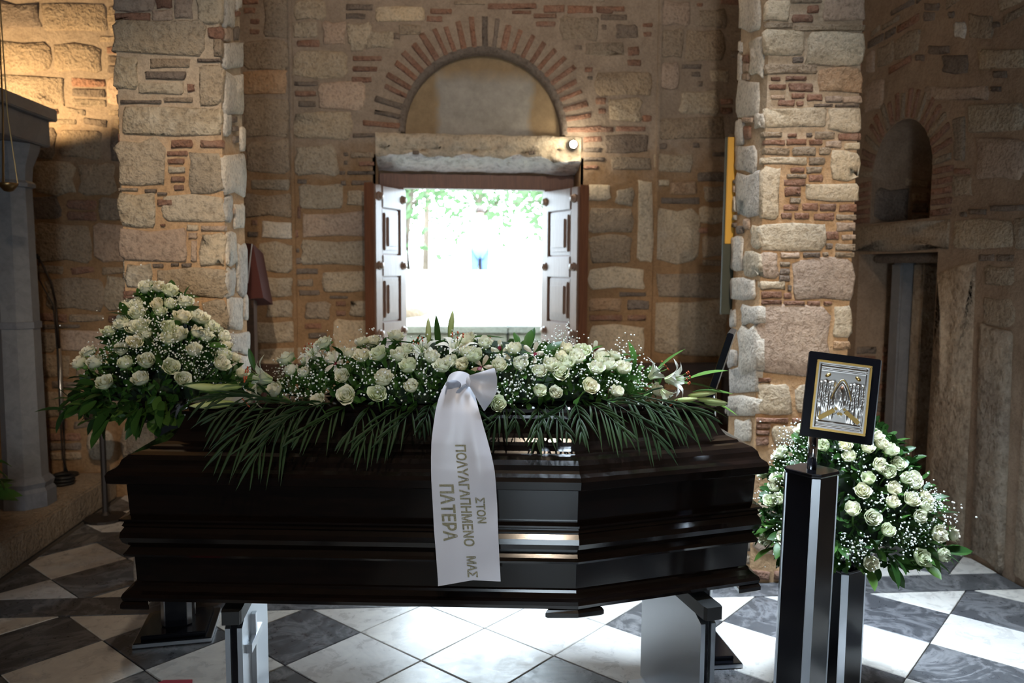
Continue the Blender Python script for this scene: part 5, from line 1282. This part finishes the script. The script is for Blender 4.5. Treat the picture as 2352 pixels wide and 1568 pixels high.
# potted plant whose leaf tips reach into the left edge
pl = empty('potted_plant', (-2.33, 3.98, .166), 'leafy green plant just reaching in at the left edge', 'plant')
k = MB(); k.lathe([(.08, 0), (.11, .2), (.12, .2), (.12, .22), (.1, .22), (.095, .19)], 16); k.build('pot', M['dark_wood'], pl, True)
rg = random.Random(4)
for i in range(26):
    a = rg.uniform(0, 6.28); e = rg.uniform(-.1, .9); d = Vector((math.cos(a)*math.cos(e), math.sin(a)*math.cos(e), math.sin(e))); q_ = d.to_track_quat('X', 'Z').to_matrix().to_4x4()
    place('leaf', LEAVES2[i % 2], pl, Vector((0, 0, .24))+d*.06, q_ @ Matrix.Rotation(rg.uniform(-.6, .6), 4, 'X'), rg.uniform(2.0, 2.8))
for px, py, dx, dz in ((6, 1060, 1, .1), (2, 1085, .9, -.5), (0, 1075, 1, -.15)):
    p = onY(px-25, py, 3.9); d = Vector((dx, -.2, dz)).normalized(); q_ = d.to_track_quat('X', 'Z').to_matrix().to_4x4(); place('leaf', LEAVES2[0], pl, p-pl.location, q_ @ Matrix.Rotation(R(-40), 4, 'X'), 1.7)

# ================================================================== garden outside the far door
gm, nt, b = newmat('pale_gravel'); P = pos(nt); nt.links.new(ramp(nt, [(.3, (.15, .16, .14)), (.7, (.24, .24, .22))], noise(nt, P, 1.3, 5, .6)), b.inputs['Base Color']); b.inputs['Roughness'].default_value = .95
g = MB(); g.box((-25, 6.26, -.3), (25, 45, -.12)); g.build('garden_ground', gm, kind='structure')
gr = leafmat('lawn_green', (.05, .09, .03), (.06, .1, .04), .8)
g = MB(); g.box((-12, 7.2, -.12), (12, 9.2, -.10)); g.build('lawn', gr, kind='structure')
stp = stone_mat('garden_stone', (.13, .135, .115), .2, (.17, .17, .14), .4, .6)
gw = empty('garden_wall', (.3, 9.6, -.12), 'low pale stone wall in the garden beyond the door', 'garden wall')
gx = -3.2; wr = random.Random(2)
while gx < 3.2:
    wd = wr.uniform(.5, .9); k = MB(); k.box((gx+.01, -.12, 0), (gx+wd-.01, .12, .88), .012); k.build('stone_block', stp, gw)
    k = MB(); k.box((gx, -.16, .885), (gx+wd-.006, .16, .97), .012); k.build('coping_stone', stp, gw); gx += wd
g = MB(); g.loft([[Vector((-14, 9.8, -.1)), Vector((14, 9.8, -.1)), Vector((14, 15.4, -.1)), Vector((-14, 15.4, -.1))], [Vector((-14, 9.8, .80)), Vector((14, 9.8, .80)), Vector((14, 15.4, 1.25)), Vector((-14, 15.4, 1.25))]]); g.build('garden_bank', gm, kind='structure')
g = MB(); g.box((-20, 16.0, -.1), (20, 32, 1.0)); g.build('garden_terrace', gm, kind='structure')
g = MB(); g.box((-9, 15.5, .0), (9, 15.98, 1.50), .02); g.build('garden_ledge', M['W'], label='white ledge at the back of the garden', cat='ledge')
k = MB(); rk = random.Random(8)
k.lathe([(.05, .5), (.35, .42), (.55, .2), (.6, .0)][::-1], 9); 
for v in k.V: v += Vector((rk.uniform(-.06, .06), rk.uniform(-.06, .06), rk.uniform(-.04, .04)))
k.build('garden_boulder', M['T'], None, True, label='mossy boulder on the bank outside the door', cat='boulder', loc=(-.75, 11.2, .86))
bark = stone_mat('tree_bark', (.16, .125, .095), .1, (.25, .2, .16), .4, 1.0, 30)
tl = leafmat('garden_foliage', (.10, .17, .075), (.15, .23, .11), .5, .45)
def tree(label, x, y, z, h, crown, seed, nl=900):
    rg = random.Random(seed); T = empty('garden_tree', (x, y, z), label, 'tree')
    k = MB(); k.tube([(0, 0, -.1), (rg.uniform(-.1, .1), 0, h*.5), (rg.uniform(-.2, .2), 0, h)], .11, 9, .05); k.build('trunk', bark, T, True)
    br = MB(); tips = []
    for i in range(7):
        a = i*.9+rg.random(); q = Vector((0, 0, h*rg.uniform(.55, .95))); e = q+Vector((math.cos(a)*crown*.8, math.sin(a)*crown*.8, rg.uniform(-.2, .9))); br.tube([q, (q+e)/2+Vector((0, 0, .2)), e], .035, 6, .012); tips.append(e)
    br.build('branches', bark, T, True)
    V = []; Fc = []
    for i in range(nl):
        c_ = rg.choice(tips)*rg.uniform(.5, 1.0)+Vector((0, 0, h*.2)) if rg.random() < .6 else Vector((0, 0, h))
        p = c_+Vector((rg.gauss(0, crown*.38), rg.gauss(0, crown*.38), rg.gauss(0, crown*.34))); d = Vector((rg.gauss(0, 1), rg.gauss(0, 1), rg.gauss(-.2, .7))).normalized(); w_ = d.cross(Vector((rg.gauss(0, 1), rg.gauss(0, 1), rg.gauss(0, 1)))).normalized()
        L = rg.uniform(.12, .26); n0 = len(V); V += [p, p+d*L*.5+w_*L*.28, p+d*L, p+d*L*.5-w_*L*.28]; Fc += [(n0, n0+1, n0+2, n0+3)]
    obj('foliage', mesh('foliage', V, Fc, tl), T, kind='stuff')
tree('slender tree left in the view through the door', -.75, 17.2, 1.0, 2.8, 1.2, 1)
tree('drooping leafy tree right in the view through the door', 2.5, 17.6, 1.0, 2.4, 1.3, 2)
tree('tree in the middle of the view through the door', .9, 20.0, 1.0, 3.2, 1.6, 3, 1200)
tree('palm-like bush at the left of the doorway view', -1.75, 16.9, 1.0, 1.1, .7, 5, 700)
tree('far tree behind the middle of the doorway view', -.6, 24, 1.0, 4.2, 2.2, 6, 1200)
tree('far tree behind the right of the doorway view', 4.2, 24, 1.0, 4.2, 2.2, 7, 1200)
# person on the ledge, blue jeans and white shirt
pp = onY(1102, 622, 16.4)
PE = empty('person', (pp.x, 16.4, 1.0), 'standing person in blue jeans seen far off through the door', 'person')
def skin(name, pts, edges, radii, mat, parent):
    me = bpy.data.meshes.new(name); me.from_pydata(pts, edges, []); me.materials.append(mat); o = obj(name, me, parent)
    sk = o.modifiers.new('skin', 'SKIN'); 
    for i, r_ in enumerate(radii): me.skin_vertices[0].data[i].radius = (r_, r_)
    me.skin_vertices[0].data[0].use_root = True; sd = o.modifiers.new('sub', 'SUBSURF'); sd.levels = 1; sd.render_levels = 2; return o
sk_m = simple('skin_tone', (.55, .33, .22), .6); jean = simple('blue_denim', (.10, .17, .36), .8); shirt = simple('white_shirt', (.75, .76, .78), .8)
skin('body', [(0, 0, .92), (0, 0, 1.12), (0, 0, 1.36), (0, 0, 1.48), (0, 0, 1.60), (0, -.02, 1.70), (.19, 0, 1.40), (.25, .02, 1.14), (.24, -.08, .92), (.235, -.11, .84), (-.19, 0, 1.40), (-.25, .02, 1.14), (-.24, -.08, .92), (-.235, -.11, .84), (.10, 0, .86), (.11, -.01, .47), (.11, .03, .08), (.12, -.09, .03), (-.10, 0, .86), (-.11, -.01, .47), (-.11, .03, .08), (-.12, -.09, .03)],
     [(0, 1), (1, 2), (2, 3), (3, 4), (4, 5), (2, 6), (6, 7), (7, 8), (8, 9), (2, 10), (10, 11), (11, 12), (12, 13), (0, 14), (14, 15), (15, 16), (16, 17), (0, 18), (18, 19), (19, 20), (20, 21)],
     [.14, .13, .15, .055, .085, .075, .06, .045, .035, .03, .06, .045, .035, .03, .088, .062, .042, .04, .088, .062, .042, .04], sk_m, PE)
skin('jeans', [(0, 0, .93), (.10, 0, .86), (.11, -.01, .47), (.11, .03, .12), (-.10, 0, .86), (-.11, -.01, .47), (-.11, .03, .12)], [(0, 1), (1, 2), (2, 3), (0, 4), (4, 5), (5, 6)], [.15, .105, .075, .06, .105, .075, .06], jean, PE)
skin('shirt', [(0, 0, .95), (0, 0, 1.14), (0, 0, 1.36), (0, 0, 1.45), (.19, 0, 1.40), (.25, .02, 1.16), (-.19, 0, 1.40), (-.25, .02, 1.16)], [(0, 1), (1, 2), (2, 3), (2, 4), (4, 5), (2, 6), (6, 7)], [.155, .15, .165, .07, .075, .062, .075, .062], shirt, PE)
k = MB(); k.lathe([(.07, 1.64), (.095, 1.70), (.09, 1.76), (.05, 1.80), (.001, 1.81)], 12, (0, .012, 0)); k.build('hair', M['dark_wood'], PE, True)

# ================================================================== lamps, real and added
def lamp_point(name, loc, power, col, size, parent=None):
    l = bpy.data.lights.new(name, 'POINT'); l.energy = power; l.color = col; l.shadow_soft_size = size
    o = bpy.data.objects.new(name, l); COL.objects.link(o); o.location = loc
    if parent: o.parent = parent
    return o
def emis(name, col, st):
    m, nt, b = newmat(name); b.inputs['Emission Color'].default_value = (*col, 1); b.inputs['Emission Strength'].default_value = st; b.inputs['Base Color'].default_value = (*col, 1); return m
# small spot on the lintel
p = onY(1316, 331, YB-.06)
LS = empty('lintel_spotlight', p, 'small lit spotlight on the right end of the lintel', 'lamp')
k = MB(); k.lathe([(.001, .0), (.012, .002), (.02, .01), (.024, .018), (.024, .022)], 16, M=Matrix.Rotation(R(100), 4, 'X')); k.build('bulb', emis('lit_bulb', (1, .93, .75), 60), LS, True)
k = MB(); k.lathe([(.027, .014), (.027, -.03), (.015, -.045), (.001, -.045)], 16, M=Matrix.Rotation(R(100), 4, 'X')); k.build('housing', M['iron'], LS, True)
k = MB(); k.box((-.006, .03, -.006), (.006, .062, .006)); k.build('bracket', M['iron'], LS)
lamp_point('lintel_spot_light', (0, -.06, .0), 3.0, (1, .88, .66), .02, LS)
# ring lamp added above the frame to brighten the far wall
CH = empty('added_chandelier', (.25, 3.95, 3.75), 'brass ring lamp added above the frame between the pillars', 'added_chandelier')
k = MB(); k.tube([(0, 0, .0), (0, 0, .84)], .008, 6); k.build('chain', M['brass'], CH)
for i in range(3):
    a = i*2.094; k = MB(); k.tube([(.47*math.cos(a), .47*math.sin(a), .01), (0, 0, .45)], .004, 5); k.build('ring_chain', M['brass'], CH)
k = MB(); k.lathe([(.46, -.02), (.48, 0), (.48, .03), (.46, .03)], 24); k.build('ring', M['brass'], CH, True)
bulb = emis('added_chandelier_bulb', (1, .72, .42), 12)
for i in range(6):
    a = i*math.pi/3; k = MB(); k.lathe([(.001, .03), (.03, .05), (.035, .08), (.02, .12), (.001, .13)], 10, (.47*math.cos(a), .47*math.sin(a), 0)); k.build('bulb', bulb, CH, True)
lamp_point('added_chandelier_light', (0, 0, -.10), 16, (1, .80, .60), .35, CH)
# yellow uplighter in the sanctuary, shining over the marble beam
UL = empty('wall_uplighter', (-2.86, 4.72, 2.16), 'small uplighter in the sanctuary behind the beam', 'lamp')
k = MB(); k.lathe([(.03, 0), (.05, .06), (.045, .06), (.02, .01)], 14); k.build('housing', M['iron'], UL, True)
k = MB(); k.tube([(0, 0, .0), (0, 0, -1.99)], .012, 8); k.build('pole', M['iron'], UL)
def spot(name, loc, aim, power, col, ang, blend, size, parent):
    sl = bpy.data.lights.new(name, 'SPOT'); sl.energy = power; sl.color = col; sl.spot_size = R(ang); sl.spot_blend = blend; sl.shadow_soft_size = size
    o = bpy.data.objects.new(name, sl); COL.objects.link(o); o.parent = parent; o.location = loc
    o.rotation_euler = Vector(aim).to_track_quat('-Z', 'Y').to_euler(); return o
spot('uplighter_light', (0, 0, .08), (.25, .55, .85), 115, (1, .70, .36), 100, .35, .03, UL)
# spotlights added out of view to light the pillars, coffin and far wall
for nm, loc, aim, pw in (('left pillar', (-.2, .0, 3.9), (-1.15, 3.69, 1.7), 330), ('right pillar', (.9, .0, 3.9), (1.75, 3.69, 1.6), 330), ('coffin', (.1, -.1, 3.9), (-.15, 2.7, 1.1), 130), ('far door', (.6, .3, 4.0), (.25, 5.45, 2.35), 165)):
    S_ = empty('added_spotlight', loc, 'spotlight added out of view turned on the ' + nm, 'lamp')
    dv = Vector(aim)-Vector(loc); Mx = dv.to_track_quat('Z', 'Y').to_matrix().to_4x4()
    k = MB(); k.lathe([(.03, -.10), (.05, -.09), (.055, .02), (.05, .02), (.04, -.04), (.001, -.05)], 14, M=Mx); k.build('housing', M['iron'], S_, True)
    k = MB(); k.tube([(0, 0, .03), (0, 0, .69)], .01, 6); k.build('rod', M['iron'], S_)
    spot('added_spot_light', tuple(dv.normalized()*.04), tuple(dv), pw, (1, .81, .61) if nm != 'far door' else (1, .87, .74), {'coffin': 44, 'far door': 56}.get(nm, 27), .9, .05, S_)
